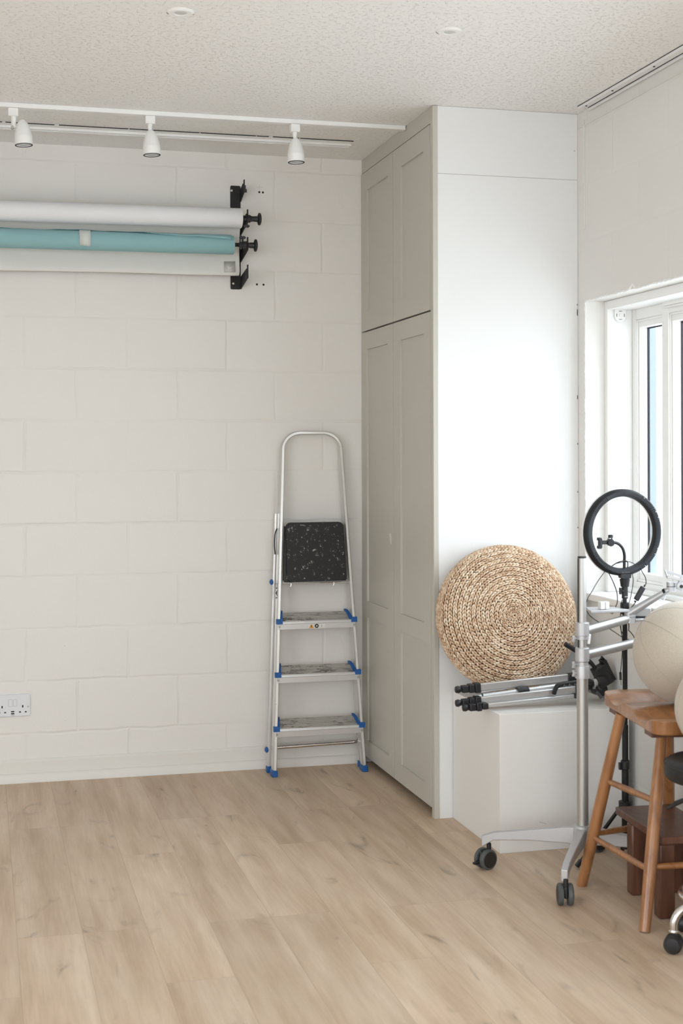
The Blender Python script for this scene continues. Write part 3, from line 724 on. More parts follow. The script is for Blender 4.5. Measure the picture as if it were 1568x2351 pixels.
text_mesh('information_sign', 'i', .016, (-.226, yL-.0003, .6455), (1, 0, 0), (0, 0, 1), 'ink', wl)

# ================================================================== PLINTH
PX0, PX1, PY0, PY1, PZ = .075, .570, -1.549, -1.048, .489
build('display_plinth', B().box(PX0, PX1, PY0, PY1, 0, PZ), 'plinth', label='plain white wooden display plinth against the white side panel', cat='plinth', origin=(.32, -1.3, 0), bevel=.0015)
b = B().tube([(.222, PY0-.0004, .102), (.236, PY0-.0004, .098), (.248, PY0-.0004, .093)], .0006, 6)
build('scuff', b, 'pencil', bpy.data.objects['display_plinth'])

# ================================================================== WOVEN POUF
pc = Vector((.241, -1.192, .783)); tl = math.radians(13)
n_ax = Vector((0, -math.cos(tl), math.sin(tl))); ux = Vector((1, 0, 0)); uy = n_ax.cross(ux) if False else Vector((0, math.sin(tl), math.cos(tl)))
PR, PT = .272, .080
def pprof(a):      # superellipse, a from 90deg (centre of front face) downwards
    e = 2/2.7; c, s_ = math.cos(a), math.sin(a)
    return PR*(abs(c)**e), PT*math.copysign(abs(s_)**e, s_)
poufroot = thing('woven_pouf', tuple(pc+Vector((0, 0, -.29))), 'round woven straw-coloured pouf stood on edge on the plinth', 'pouf')
tab = []; s = 0; last = None
for i in range(400):
    a = PI/2-(PI*.86)*i/399; r, h = pprof(a)
    if last: s += math.hypot(r-last[0], h-last[1])
    tab.append((s, r, h)); last = (r, h)
Ltot = s
def at(sv):
    sv = max(0, min(Ltot, sv)); lo_, hi = 0, 399
    while hi-lo_ > 1:
        mi = (lo_+hi)//2
        if tab[mi][0] < sv: lo_ = mi
        else: hi = mi
    f = (sv-tab[lo_][0])/max(1e-9, tab[hi][0]-tab[lo_][0])
    return tab[lo_][1]*(1-f)+tab[hi][1]*f, tab[lo_][2]*(1-f)+tab[hi][2]*f
b = B().lathe([(max(.001, r*.985), h*.97) for s_, r, h in tab[::12]]+[(.001, -PT*.95)], pc, n_ax, 64)
build('core', b, 'core', poufroot)
b = B(); rnd = random.Random(11)
pitch = .0084; sv = .005; ring = 0
PH, NR = 6, 4
while sv < Ltot-.01:
    r, h = at(sv); r2, h2 = at(sv+.002); m2 = Vector((r2-r, h2-h, 0)).normalized()
    small = min(1, .45+sv/.10)
    step = .0140*small if r > .01 else .004
    cnt = max(6, int(2*PI*r/step)); ph0 = rnd.random()
    for j in range(cnt):
        th = 2*PI*(j+(ring % 2)*.5+rnd.uniform(-.1, .1))/cnt
        er = ux*math.cos(th)+uy*math.sin(th); et = -ux*math.sin(th)+uy*math.cos(th)
        P = pc+er*r+n_ax*h; mer = er*m2.x+n_ax*m2.y; nor = (mer.cross(et)); 
        if nor.dot(er*(.3)+n_ax*(1 if h > 0 else .0)+er*.2) < 0: nor = -nor
        sl = math.radians(19 if ring % 2 else -19)+rnd.uniform(-.14, .14)
        d = (et*math.cos(sl)+mer*math.sin(sl)).normalized(); w = nor.cross(d)
        ln = .0116*small*rnd.uniform(.92, 1.1); wd = .0041*small*rnd.uniform(.85, 1.1); tk = .0044*small
        P = P+nor*(.0012+rnd.uniform(-.0004, .0010)); vs = [P-d*ln+nor*-.0025]
        for q in range(1, NR):
            u_ = -1+2*q/NR; rad = math.sqrt(max(0, 1-u_*u_))
            rise = .0035*math.cos(u_*PI/2)
            for p_ in range(PH):
                an = 2*PI*p_/PH; vs.append(P+d*ln*u_+w*wd*rad*math.cos(an)+nor*(tk*rad*math.sin(an)+rise-.0018))
        vs.append(P+d*ln+nor*-.0025); e = len(vs)-1
        fs = [(0, 1+(p_+1) % PH, 1+p_) for p_ in range(PH)]
        for q in range(NR-2):
            for p_ in range(PH): fs.append((1+q*PH+p_, 1+q*PH+(p_+1) % PH, 1+(q+1)*PH+(p_+1) % PH, 1+(q+1)*PH+p_))
        fs += [(e, 1+(NR-2)*PH+p_, 1+(NR-2)*PH+(p_+1) % PH) for p_ in range(PH)]
        b.add(vs, fs)
    sv += pitch*small*(1.16 if ring % 2 else .90); ring += 1
build('woven_cover', b, 'weave', poufroot, ang=180)

# ================================================================== CAMERA TRIPOD (folded, lying on the plinth)
tp = thing('camera_tripod', (.3, -1.43, PZ), 'folded silver and black camera tripod lying across the plinth', 'tripod')
YT = -1.43
def leg(p0, p1, flat_w, th, name='leg'):
    """p0 = foot end, p1 = shoulder end"""
    p0, p1 = Vector(p0), Vector(p1); d = (p1-p0).normalized()
    l = build(name, B().bar(p0+d*.075, p1, th, flat_w, up=(0, 0, 1)), 'alu', tp, bevel=.003)
    k = B()
    k.bar(p0+d*.016, p0+d*.040, .028, .025).bar(p0+d*.042, p0+d*.062, .032, .030).bar(p0+d*.064, p0+d*.086, .034, flat_w+.008)
    build('leg_lock', k, 'black', l, bevel=.003)
    f = B().lathe([(.005, 0), (.0115, .002), (.0135, .010), (.011, .018), (.006, .022)], p0-d*.008, tuple(d), 20)
    build('rubber_foot', f, 'black', l)
    build('shoulder', B().bar(p1-d*.004, p1+d*.030, .030, flat_w*1.05), 'black', l, bevel=.003)
leg((-.036, YT+.012, .560), (.405, YT+.045, .580), .027, .018)
leg((-.046, YT-.018, .517), (.415, YT+.0, .541), .028, .018)
leg((-.030, YT-.048, .505), (.40, YT-.022, .523), .014, .014)
cc = B().cyl((.025, YT-.0, .532), (.44, YT+.02, .562), .0085, n=20).cyl((.03, YT+.012, .545), (.20, YT+.03, .556), .0035, n=10)
col_ = build('centre_column', cc, 'alu', tp)
build('column_collar', B().cyl((.19, YT+.006, .543), (.232, YT+.009, .546), .0165, n=24), 'black', col_)
build('end_band', B().cyl((.05, YT+.002, .534), (.056, YT+.002, .534), .010, n=20), 'black', col_)
hd = B().tube(smooth_path([(.322, YT-.02, .535), (.325, YT-.03, .556), (.34, YT-.035, .568), (.42, YT-.03, .575), (.47, YT-.02, .570)]), .0085, 12)
handle = build('carry_handle', hd, 'black', tp)
for k in range(4):
    build('grip_stud', B().cyl((.352+.021*k, YT-.043, .5665+.0012*k), (.352+.021*k, YT-.0455, .5665+.0012*k), .0045, n=14), 'tyre', handle)
build('printed_mark', B().box(.245, .275, YT-.0255, YT-.0245, .5360, .5372), 'pencil', tp)
sp = B().lathe([(.012, 0), (.022, .006), (.024, .03), (.018, .045), (.012, .05)], (.44, YT+.02, .555), (1, .05, .04), 20)
build('spider', sp, 'black', tp, bevel=.001)
build('crank_ring', B().lathe([(.017, 0), (.019, .002), (.019, .012), (.017, .014)], (.492, YT+.02, .556), (1, .05, .04), 24), 'silver', tp)
h = B().lathe([(.014, 0), (.022, .004), (.026, .02), (.024, .04), (.014, .046)], (.505, YT+.03, .558), (1, .1, .05), 16)
h.obox((.548, YT+.06, .580), .05, .05, .075, Matrix.Rotation(math.radians(-28), 3, 'Y'))
h.cyl((.535, YT+.03, .530), (.535, YT+.09, .530), .024, n=20)
head = build('pan_head', h, 'black', tp, bevel=.004)
build('camera_plate', B().obox((.569, YT+.06, .600), .014, .045, .085, Matrix.Rotation(math.radians(-28), 3, 'Y')).tube([(.556, YT+.06, .637), (.545, YT+.055, .648), (.540, YT+.05, .640)], .005, 10), 'black', head, bevel=.002)
build('pan_handle', B().tube([(.535, YT+.06, .590), (.508, YT+.065, .625), (.470, YT+.07, .660), (.405, YT+.07, .70)], [.006, .008, .009, .009], 14), 'black', tp)
build('fluid_lock', B().cyl((.505, YT, .545), (.505, YT-.025, .535), .010, n=12).bar((.49, YT-.02, .535), (.505, YT-.03, .512), .008, .012), 'black', tp)

# ================================================================== RING LIGHT
RX, RY, RZ = .4515, -1.75, 1.1325
rl = thing('ring_light', (RX, RY, 0), 'black ring light on a black tripod stand in front of the window', 'ring light')
Ro, Ri = .149, .1230; T2 = .030
prof = [(Ri, -.002), (Ri+.002, -.010), (Ri+.006, -.013), (Ro-.008, -.013), (Ro-.003, -.009), (Ro, 0), (Ro, .012), (Ri, .012)]
# height along +Y: negative = side turned to the camera
b = B().lathe(prof, (RX, RY, RZ), (0, 1, 0), 96, closed=True).mat(1); rm = (Ro+Ri)/2
for base in (45, 135, 225, 315):
    ba = math.radians(base)
    for off in (-.20, .20):
        for k in (-1, 0, 1):
            a = ba+math.copysign(abs(off)+.055*(k), off); R = Matrix.Rotation(-(a), 3, 'Y')
            p = Vector((RX+math.cos(a)*(rm-.001), RY-.0132, RZ+math.sin(a)*(rm-.001)))
            b.obox(p, .016, .0016, .0028, R)
    for rr in (rm-.004, rm+.004):
        for q in range(6):
            a = ba-.10+.20*(q+.5)/6; R = Matrix.Rotation(-a, 3, 'Y')
            b.obox((RX+math.cos(a)*rr, RY-.0132, RZ+math.sin(a)*rr), .0025, .0016, .0050, R)
b.obox((RX, RY-.0132, RZ+rm), .0025, .0016, .008)
RT = 5
ring_ob = build('ring_housing', b.turn((RX, RY), RT), ['ring', 'groove'], rl)
build('diffuser', B().lathe([(Ri-.0005, .012), (Ri-.0005, .020), (Ri+.004, .024), (Ro-.004, .024), (Ro+.0005, .020), (Ro+.0005, .012)], (RX, RY, RZ), (0, 1, 0), 96, closed=True).turn((RX, RY), RT), 'diffuser', ring_ob)
for a in (57, 30, 21, -24, -33, -56):
    a = math.radians(a); b = B().cyl((RX+math.cos(a)*(rm+.004), RY-.0132, RZ+math.sin(a)*(rm+.004)), (RX+math.cos(a)*(rm+.004), RY-.0142, RZ+math.sin(a)*(rm+.004)), .0014, n=8)
    build('screw', b.turn((RX, RY), RT), 'screw', ring_ob)
b = B().box(RX-.012, RX+.018, RY-.0136, RY-.0130, RZ-.1445, RZ-.1437)
for k, wv in enumerate((.004, .002, .004, .003, .004)): b.box(RX-.012+k*.006, RX-.012+k*.006+wv, RY-.0136, RY-.013, RZ-.139, RZ-.1345)
build('faint_marking', b.turn((RX, RY), RT), simple('faint_grey_print', (.07, .075, .085), .5), ring_ob)
b = B().prism([(-.020, .006), (.020, .006), (.017, -.008), (.010, -.010), (-.010, -.010), (-.017, -.008)], (.457, RY-.013, .984), (1, 0, 0), (0, 0, 1), (0, .026, 0))
b.lathe([(.014, -.028), (.016, -.014), (.018, -.002), (.012, 0)], (.457, RY, .974), (0, 0, 1), 18)
build('swivel_mount', b, 'black', ring_ob)
b = B().cyl((.457, RY, .945), (.457, RY, .905), .0105, n=18).cyl((.457, RY, .905), (.457, RY, .893), .007, n=16)
b.cyl((.457, RY-.0, .93), (.441, RY-.006, .932), .005, n=10).obox((.437, RY-.007, .932), .006, .008, .022)
build('ball_joint', b, 'black', rl)
build('lock_glint', B().box(.452, .463, RY-.0112, RY-.0102, .911, .914), 'screw', rl)
build('clamp_collar', B().lathe([(.010, 0), (.0155, -.003), (.0155, -.035), (.012, -.042)], (.457, RY, .893), (0, 0, 1), 20), 'black', rl)
build('upper_pole', B().cyl((.457, RY, .43), (.457, RY, .86), .0085, n=20), 'blacksteel', rl)
build('pole', B().cyl((.457, RY, .06), (.457, RY, .34), .0125, n=20).cyl((.457, RY, .30), (.457, RY, .47), .0108, n=20), 'blacksteel', rl)
build('mid_collar', B().lathe([(.0125, 0), (.016, .003), (.016, .028), (.0125, .032)], (.457, RY, .318), (0, 0, 1), 20).box(.434, .444, RY-.006, RY+.006, .318, .342), 'black', rl)
build('leg_collar', B().lathe([(.0125, 0), (.023, .002), (.023, .030), (.0125, .034)], (.457, RY, .178), (0, 0, 1), 20), 'black', rl)
build('lower_collar', B().lathe([(.0125, 0), (.018, .002), (.018, .016), (.0125, .018)], (.457, RY, .045), (0, 0, 1), 20), 'black', rl)
for an in (189, 309, 69):
    a = math.radians(an); d = Vector((math.cos(a), math.sin(a), 0)); c = Vector((.457, RY, 0)); L_ = .195 if an != 309 else .15
    if an == 69: L_ = .125
    lg = build('leg', B().bar(c+d*.02+Vector((0, 0, .19)), c+d*L_+Vector((0, 0, .008)), .011, .008), 'blacksteel', rl)
    build('rubber_foot', B().bar(c+d*(L_-.016)+Vector((0, 0, .026)), c+d*(L_+.003)+Vector((0, 0, .007)), .014, .013), 'black', lg, bevel=.002)
    build('brace', B().bar(c+d*.015+Vector((0, 0, .055)), c+d*L_*.62+Vector((0, 0, .082)), .006, .004), 'blacksteel', lg)
# phone clip on a gooseneck
ho = build('gooseneck', B().tube(smooth_path([(.458, RY+.006, .99), (.4575, RY+.004, 1.03), (.456, RY, 1.055), (.447, RY-.005, 1.078), (.430, RY-.008, 1.094), (.410, RY-.010, 1.100)]), [.0052]*31, 12), 'black', rl)
b = B().obox((.385, RY-.010, 1.100), .036, .010, .013).obox((.360, RY-.012, 1.098), .010, .018, .032).obox((.357, RY-.012, 1.112), .012, .018, .010).obox((.357, RY-.012, 1.084), .012, .018, .010)
b.cyl((.398, RY-.002, 1.101), (.398, RY-.022, 1.098), .0125, n=20).cyl((.400, RY-.010, 1.110), (.400, RY-.010, 1.126), .0085, n=16)
pclip = build('phone_clip', b, 'black', rl, bevel=.002)
build('clip_screw', B().cyl((.402, RY-.012, 1.101), (.409, RY-.012, 1.100), .0075, n=18).obox((.400, RY-.010, 1.1135), .018, .016, .003), 'silver', pclip)
def cable(name, pts, y, r=.0014, m='ink', yend=None, parent=None, ydip=0):
    n = len(pts); P = []
    for i, (x, z) in enumerate(pts):
        yy = y+((yend-y)*i/(n-1) if yend is not None else 0)+ydip*math.sin(PI*i/(n-1)); P.append((x, yy, z))
    return build(name, B().tube(smooth_path(P, 5), r, 8), m, parent or rl)
cable('cable', [(.384, 1.001), (.356, .966), (.333, .930), (.322, .915), (.312, .885), (.322, .856), (.344, .837), (.372, .820), (.42, .79), (.45, .77)], -1.75, .0013)
cable('cable', [(.388, 1.002), (.390, .993), (.401, .966), (.411, .931), (.409, .899), (.398, .883)], -1.76, .0016, yend=-1.80)
cable('cable', [(.489, 1.000), (.491, .983), (.494, .966), (.489, .932), (.481, .898), (.470, .868)], -1.74, .0013)
cable('cable', [(.512, 1.010), (.517, .997), (.529, .978), (.532, .958), (.527, .946)], -1.76, .0016)
cable('cable', [(.490, .898), (.480, .884), (.468, .872), (.462, .85), (.462, .80)], -1.77, .0018)
cable('cable', [(.437, .905), (.432, .88), (.430, .845), (.432, .80), (.437, .765), (.436, .720), (.432, .676), (.429, .655)], -1.772, .0015)
cable('cable', [(.430, .87), (.427, .83), (.430, .80), (.445, .77), (.440, .74)], -1.776, .0015)
cable('cable', [(.458, .800), (.471, .788), (.481, .772), (.474, .762), (.456, .768)], -1.772, .0016)
cable('cable', [(.400, 1.020), (.421, 1.031), (.444, 1.036), (.458, 1.032), (.458, 1.010)], -1.77, .0020)
cable('cable', [(.418, 1.028), (.457, 1.033), (.476, 1.029), (.492, 1.019)], -1.768, .0012)
j = build('audio_jack', B().cyl((.429, -1.772, .656), (.430, -1.772, .630), .0042, n=12), 'black', rl)
build('jack_tip', B().cyl((.430, -1.772, .630), (.432, -1.772, .612), .0018, n=10), 'screw', j)
R = Matrix.Rotation(math.atan2(.038, .030), 3, 'Y')
b = B().obox((.5065, -1.762, .922), .018, .012, .052, Matrix.Rotation(math.radians(32), 3, 'Y')).cyl((.523, -1.762, .944), (.528, -1.761, .952), .003, n=10).cyl((.490, -1.762, .899), (.487, -1.763, .893), .003, n=10)
build('inline_controller', b, 'black', rl, bevel=.003)

# ================================================================== LAPTOP / TABLET FLOOR STAND
SX, SY = .249, -1.86
ls = thing('rolling_tablet_stand', (SX, SY, 0), 'silver rolling floor stand with swing arms on four black casters', 'stand')
build('lower_pole', B().cyl((SX, SY, .160), (SX, SY, .665), .0190, n=32), 'silverm', ls)
build('upper_pole', B().cyl((SX, SY, .66), (SX, SY, 1.058), .0140, n=32), 'silverm', ls)
build('pole_slot', B().box(SX-.0148, SX-.0125, SY-.0035, SY+.0035, .70, 1.055), 'groove', ls)
build('pole_cap', B().cyl((SX, SY, 1.056), (SX, SY, 1.062), .0145, n=32), 'black', ls)
build('pole_sleeve', B().lathe([(.0195, 0), (.0235, .001), (.0235, .040), (.0225, .043), (.0145, .043)], (SX, SY, .656), (0, 0, 1), 32), 'silver', ls)
for z0 in (.698, .785):
    build('stop_ring', B().lathe([(.0145, 0), (.0195, .001), (.0195, .014), (.0145, .015)], (SX, SY, z0), (0, 0, 1), 32), 'silver', ls)
for z0, zz in ((.799, .843), (.713, .759)):
    build('arm_clamp', B().lathe([(.0145, 0), (.0232, .001), (.0232, zz-z0-.002), (.0215, zz-z0), (.0145, zz-z0)], (SX, SY, z0), (0, 0, 1), 32), 'silver', ls)
for z0 in (.675, .703, .790):
    b = B().cyl((SX-.018, SY, z0), (SX-.030, SY-.004, z0+.001), .005, n=12)
    b.prism([(-.005, -.010), (.004, -.011), (.006, 0), (.004, .011), (-.005, .010), (-.002, 0)], (SX-.034, SY-.010, z0), (1, 0, 0), (0, 0, 1), (0, .010, 0))
    build('wing_knob', b, 'silver', ls, bevel=.0015)
b = B().obox((SX+.022, SY-.004, .787), .010, .012, .034, Matrix.Rotation(.12, 3, 'Y'))
build('locking_lever', b, 'white', ls, bevel=.003)
oval = [(1.0*math.cos(2*PI*i/20), 1.25*math.sin(2*PI*i/20)) for i in range(20)]
aA = build('swing_arm', B().tube([(SX+.012, SY+.004, .813), (.445, -1.802, .842)], [.0132, .0125], 20, sect=oval), 'silverm', ls)
build('elbow_joint', B().cyl((.452, -1.80, .828), (.452, -1.80, .8475), .0180, n=28).cyl((.452, -1.80, .849), (.452, -1.80, .872), .0192, n=28), 'silver', aA)
build('joint_gap', B().cyl((.452, -1.80, .8470), (.452, -1.80, .8495), .0165, n=28), 'ink', aA)
build('arm_end_plug', B().cyl((.455, -1.80, .836), (.476, -1.795, .838), .007, n=14), 'hub', aA)
aB = build('swing_arm', B().tube([(SX+.012, SY+.004, .733), (.52, -1.80, .768)], [.0132, .0125], 20, sect=oval), 'silverm', ls)
aC = build('upper_arm', B().tube([(.450, -1.800, .860), (.558, -1.877, .945)], [.0185, .0125], 20, sect=[(1.1*math.cos(2*PI*i/20), .78*math.sin(2*PI*i/20)) for i in range(20)]), 'silver', ls)
build('arm_band', B().tube([(.543, -1.8665, .9355), (.549, -1.871, .940)], [.0138, .0134], 20, sect=[(1.1*math.cos(2*PI*i/20), .78*math.sin(2*PI*i/20)) for i in range(20)]), 'ring', aC)
build('wrist_joint', B().cyl((.564, -1.88, .938), (.564, -1.88, .9545), .0155, n=28).cyl((.564, -1.88, .9565), (.564, -1.88, .9705), .0155, n=28).bar((.568, -1.882, .9635), (.592, -1.90, .9625), .014, .012), 'silver', aC)
build('joint_gap', B().cyl((.564, -1.88, .954), (.564, -1.88, .957), .0145, n=28), 'ink', aC)
kb = build('side_knob', B().lathe([(.005, 0), (.0145, .001), (.0145, .010), (.008, .012)], (.586, -1.903, .958), (-.2, -1, 0), 24), 'silver', aC)
build('knob_centre', B().cyl((.5835, -1.9135, .958), (.5830, -1.9165, .958), .006, n=16), 'hub', kb)
# tablet cradle: an open rectangular loop, seen almost edge on, and its pivot
q = [(.542, -1.890, .986), (.548, -1.850, 1.012), (.640, -1.90, .958+.012), (.655, -1.96, .975)]
lp = [Vector((.537, -1.905, .990)), Vector((.548, -1.868, 1.008)), Vector((.640, -1.918, .974)), Vector((.640, -1.968, .968))]
b = B()
for i in range(4): b.bar(lp[i], lp[(i+1) % 4], .0045, .009)
build('tablet_cradle', b, 'silver', ls, bevel=.001)
build('cradle_pivot', B().cyl((.582, -1.905, .968), (.590, -1.91, .985), .008, n=16).bar((.548, -1.9, .978), (.566, -1.905, .970), .005, .004).bar((.570, -1.903, .984), (.610, -1.92, .974), .010, .004), 'silver', ls)
build('hanging_clip', B().tube(smooth_path([(.532, -1.862, .926), (.528, -1.861, .914), (.536, -1.864, .905), (.545, -1.868, .912), (.548, -1.869, .926)]), .0022, 8), 'clear', ls)
# tray behind the elbow joint
tray = build('tray', B().prism([(0, 0), (.150, .0), (.150, .085), (.045, .105), (0, .012)], (.293, -1.835, .868), (1, .14, -.02), (-.14, 1, 0), (0, 0, .010)), 'silver', ls, bevel=.002)
build('tray_bracket', B().obox((.500, -1.79, .862), .062, .03, .030, Matrix.Rotation(-.35, 3, 'Z')).obox((.486, -1.80, .838), .040, .03, .010), 'silver', ls, bevel=.003)
build('bracket_strip', B().obox((.500, -1.797, .8455), .058, .03, .004, Matrix.Rotation(-.35, 3, 'Z')), 'ink', ls)
build('tray_screw', B().lathe([(.006, 0), (.008, -.003), (.005, -.007), (.001, -.009)], (.385, -1.80, .868), (0, 0, 1), 16), 'chrome', tray)
ad = build('plug_adapter', B().box(.334, .350, -1.822, -1.797, .8785, .904).box(.352, .366, -1.822, -1.797, .8785, .904), 'white', label='small white plug adapter sitting on the tray of the rolling stand', cat='plug', origin=(.35, -1.81, .8785), bevel=.002)
build('seam', B().box(.3495, .3525, -1.821, -1.798, .880, .902), 'pencil', ad)
# base legs and casters
hubz = .158
b = B().lathe([(.020, .012), (.028, .010), (.034, 0), (.034, -.03), (.024, -.045), (.001, -.045)], (SX, SY, hubz), (0, 0, 1), 32)
build('base_hub', b, 'silver', ls)
def caster(parent, c, yaw, r=.034, brake=False):
    """twin-wheel caster, c = floor point, yaw = rolling direction"""
    d = Vector((math.cos(yaw), math.sin(yaw), 0)); ax = Vector((-d.y, d.x, 0)); c = Vector(c); w = c+Vector((0, 0, r))
    k = build('caster', B().obox(w+Vector((0, 0, .010)), r*1.5, .012, r*1.1, Matrix.Rotation(yaw, 3, 'Z')).cyl(w-d*.015+Vector((0, 0, r*.6)), w-d*.015+Vector((0, 0, r+.018)), .008, n=14), 'black', parent, bevel=.004)
    for s in (-1, 1):
        wh = build('wheel', B().lathe([(.004, .0075), (r-.001, .0075), (r, .010), (r, .020), (r-.004, .0235), (r-.006, .024)], w, tuple(ax*s), 36), 'tyre', parent)
        build('wheel_cover', B().lathe([(r-.0065, .0225), (r-.0075, .0245), (.001, .0255)], w, tuple(ax*s), 36), 'hub', parent)
    if brake: build('brake_lever', B().bar(w+d*r*.6+Vector((0, 0, -.004)), w+d*(r+.016)+Vector((0, 0, -.010)), .016, .006), 'black', parent)
legs = [((-.035, -1.700), 200, True), ((.070, -2.125), 75, False), ((.515, -2.02), 10, False), ((.415, -1.605), 20, False)]
for (px, py), yaw, brake in legs:
    c0 = Vector((SX, SY, 0)); e = Vector((px, py, 0)); d = (e-c0).normalized(); r_ = Vector((-d.y, d.x, 0)); L_ = (e-c0).length
    secs = [(.022, .162, .105, .017), (.06, .160, .108, .015), (L_*.55, .143, .108, .013), (L_-.028, .126, .100, .012), (L_-.006, .118, .086, .0115), (L_+.012, .112, .074, .011)]
    vs = []
    for s_, zt, zb, hw_ in secs:
        for sgn, z in ((-1, zb), (1, zb), (1, zt), (-1, zt)): vs.append(c0+d*s_+r_*sgn*hw_+Vector((0, 0, z)))
    k = len(secs); fs = [(i*4+j, (i+1)*4+j, (i+1)*4+(j+1) % 4, i*4+(j+1) % 4) for i in range(k-1) for j in range(4)]+[(0, 1, 2, 3), (4*k-1, 4*k-2, 4*k-3, 4*k-4)]
    lg = build('base_leg', B().add(vs, fs), 'silver', ls, bevel=.003)
    caster(lg, (px, py, 0), math.radians(yaw), brake=brake)

# ================================================================== WOODEN SADDLE STOOL
ws = thing('saddle_stool', (.36, -2.18, 0), 'honey-coloured wooden saddle stool with a large beige ball on its seat', 'stool')
SL, SWd = .560, .28
o = Vector((.301, -1.893, 0)); dl = Vector((-.083, -.555, 0)).normalized(); dw = Vector((-dl.y, dl.x, 0))
if dw.x < 0: dw = -dw
zb = .578
def seat_top(s, w):   # s 0..1 along the length, w 0..1 across (0 = visible edge)
    sc_ = .025*(math.sin(PI*min(1, max(0, (s-.04)/.43)))**2 if s < .47 else math.sin(PI*min(1, (s-.53)/.43))**2 if s > .53 else 0)
    ridge = 1-.55*math.cos(PI*(w-.5))
    edge = .004*math.cos(PI*w)**2
    return .622-sc_*(1.0 if w < .7 else 1-.6*(w-.7)/.3)-edge*.3
vs = []; ns, nw = 48, 14
for top in (1, 0):
    for i in range(ns+1):
        for j_ in range(nw+1):
            s_ = i/ns; w_ = j_/nw
            # rounded plan corners
            cx = min(s_, 1-s_)*SL; cy = min(w_, 1-w_)*SWd; rr = .045; ins = 0
            inset = 0
            if cx < rr:
                inset = rr-math.sqrt(max(0, rr*rr-(rr-cx)**2))
            ww = .5+(w_-.5)*(1-2*inset/SWd)
            p = o+dl*s_*SL+dw*ww*SWd
            z = seat_top(s_, w_) if top else zb
            if not top: p = p+(dl*(.5-s_)*.01)
            vs.append((p.x, p.y, z))
nn = (ns+1)*(nw+1); fs = []
for i in range(ns):
    for j_ in range(nw):
        a = i*(nw+1)+j_; fs.append((a, a+nw+1, a+nw+2, a+1)); fs.append((nn+a, nn+a+1, nn+a+nw+2, nn+a+nw+1))
for i in range(ns):
    for j_ in (0, nw):
        a = i*(nw+1)+j_; q4 = (a, nn+a, nn+a+nw+1, a+nw+1); fs.append(q4 if j_ == 0 else tuple(reversed(q4)))
for j_ in range(nw):
    for i in (0, ns):
        a = i*(nw+1)+j_; q4 = (a, a+1, nn+a+1, nn+a); fs.append(q4 if i == 0 else tuple(reversed(q4)))
build('seat', B().add(vs, fs), 'oak', ws, bevel=.003, ang=45)
for s_ in (.20, .84):
    c = o+dl*SL*s_+dw*SWd*.5; bt = B().obox((c.x, c.y, zb-.006), SWd*.97, .07, .018, Matrix.Rotation(math.atan2(dw.y, dw.x), 3, 'Z'))
    build('seat_batten', bt, 'walnut', ws, bevel=.002)
LT = [Vector((.285, -2.075, .575)), Vector((.335, -2.26, .575)), Vector((.445, -2.085, .575)), Vector((.475, -2.275, .575))]
LF = [Vector((.201, -1.958, 0)), Vector((.195, -2.415, 0)), Vector((.572, -1.845, 0)), Vector((.615-.03, -2.45, 0))]
for a_, f_ in zip(LT, LF):
    m_ = (a_+f_)/2
    build('leg', B().tube([f_, f_+(a_-f_)*.35, f_+(a_-f_)*.6, a_], [.0165, .0195, .0195, .0165], 20), 'oak', ws)
def on(i, z): return LF[i]+(LT[i]-LF[i])*(z/.575)
for i, j_, z0 in ((0, 1, .355), (0, 1, .165), (0, 2, .175), (1, 3, .175)):
    a_, c_ = on(i, z0), on(j_, z0-(.0 if z0 > .2 else .0)); md = (a_+c_)/2
    build('stretcher', B().tube([a_, a_+(c_-a_)*.12, md, a_+(c_-a_)*.88, c_], [.0075, .0092, .0105, .0092, .0075], 14), 'oak', ws)

# ================================================================== SMALL DARK WOODEN STOOL
fs_ = thing('foot_stool', (.4, -2.15, 0), 'low dark reddish-brown wooden stool under the saddle stool', 'stool')
c0 = Vector((.318, -1.962)); c1 = Vector((.292, -2.335)); u_ = (c1-c0); nrm = Vector((-u_.y, u_.x)).normalized(); nrm = nrm if nrm.x > 0 else -nrm
Wd = .195
pl = [c0, c1, c1+nrm*Wd, c0+nrm*Wd]
build('top', B().prism([(p.x, p.y) for p in pl], (0, 0, .226), (1, 0, 0), (0, 1, 0), (0, 0, .024)), 'walnut', fs_, bevel=.003)
ud = u_.normalized()
for s_, w_ in ((.115, .027), (u_.length-.030, .027), (.115, Wd-.03), (u_.length-.030, Wd-.03)):
    p = c0+ud*s_+nrm*w_
    if s_ > .2: p = p+Vector((-.006 if w_ < .1 else .0, 0))
    build('leg', B().obox((p.x, p.y, .113), .052, .046, .226, Matrix.Rotation(math.atan2(nrm.y, nrm.x)+PI/4*0, 3, 'Z')), 'walnut', fs_, bevel=.006)

# ================================================================== SALON STOOL
QX, QY = .354, -2.600
ss = thing('swivel_stool', (QX, QY, 0), 'black padded swivel stool with chrome base, cut off by the right edge', 'stool')
prof = [(.001, .005), (.14, .003), (.160, -.002), (.169, -.011), (.171, -.026), (.170, -.042), (.163, -.053), (.14, -.058), (.001, -.058)]
seat_s = build('padded_seat', B().lathe(prof, (QX, QY, .534), (0, 0, 1), 64), 'vinyl', ss)
build('piping', B().tube([(QX+.1695*math.cos(2*PI*i/64), QY+.1695*math.sin(2*PI*i/64), .522) for i in range(64)], .0022, 8, closed=True), 'vinyl', seat_s)
build('gas_lift', B().cyl((QX, QY, .13), (QX, QY, .30), .025, n=24).cyl((QX, QY, .30), (QX, QY, .45), .014, n=20), 'chrome', ss)
build('height_lever', B().tube([(QX, QY, .44), (QX-.07, QY+.05, .425), (QX-.095, QY+.11, .392), (QX-.115, QY+.13, .372)], [.005, .005, .0075, .004], 12), 'black', ss)
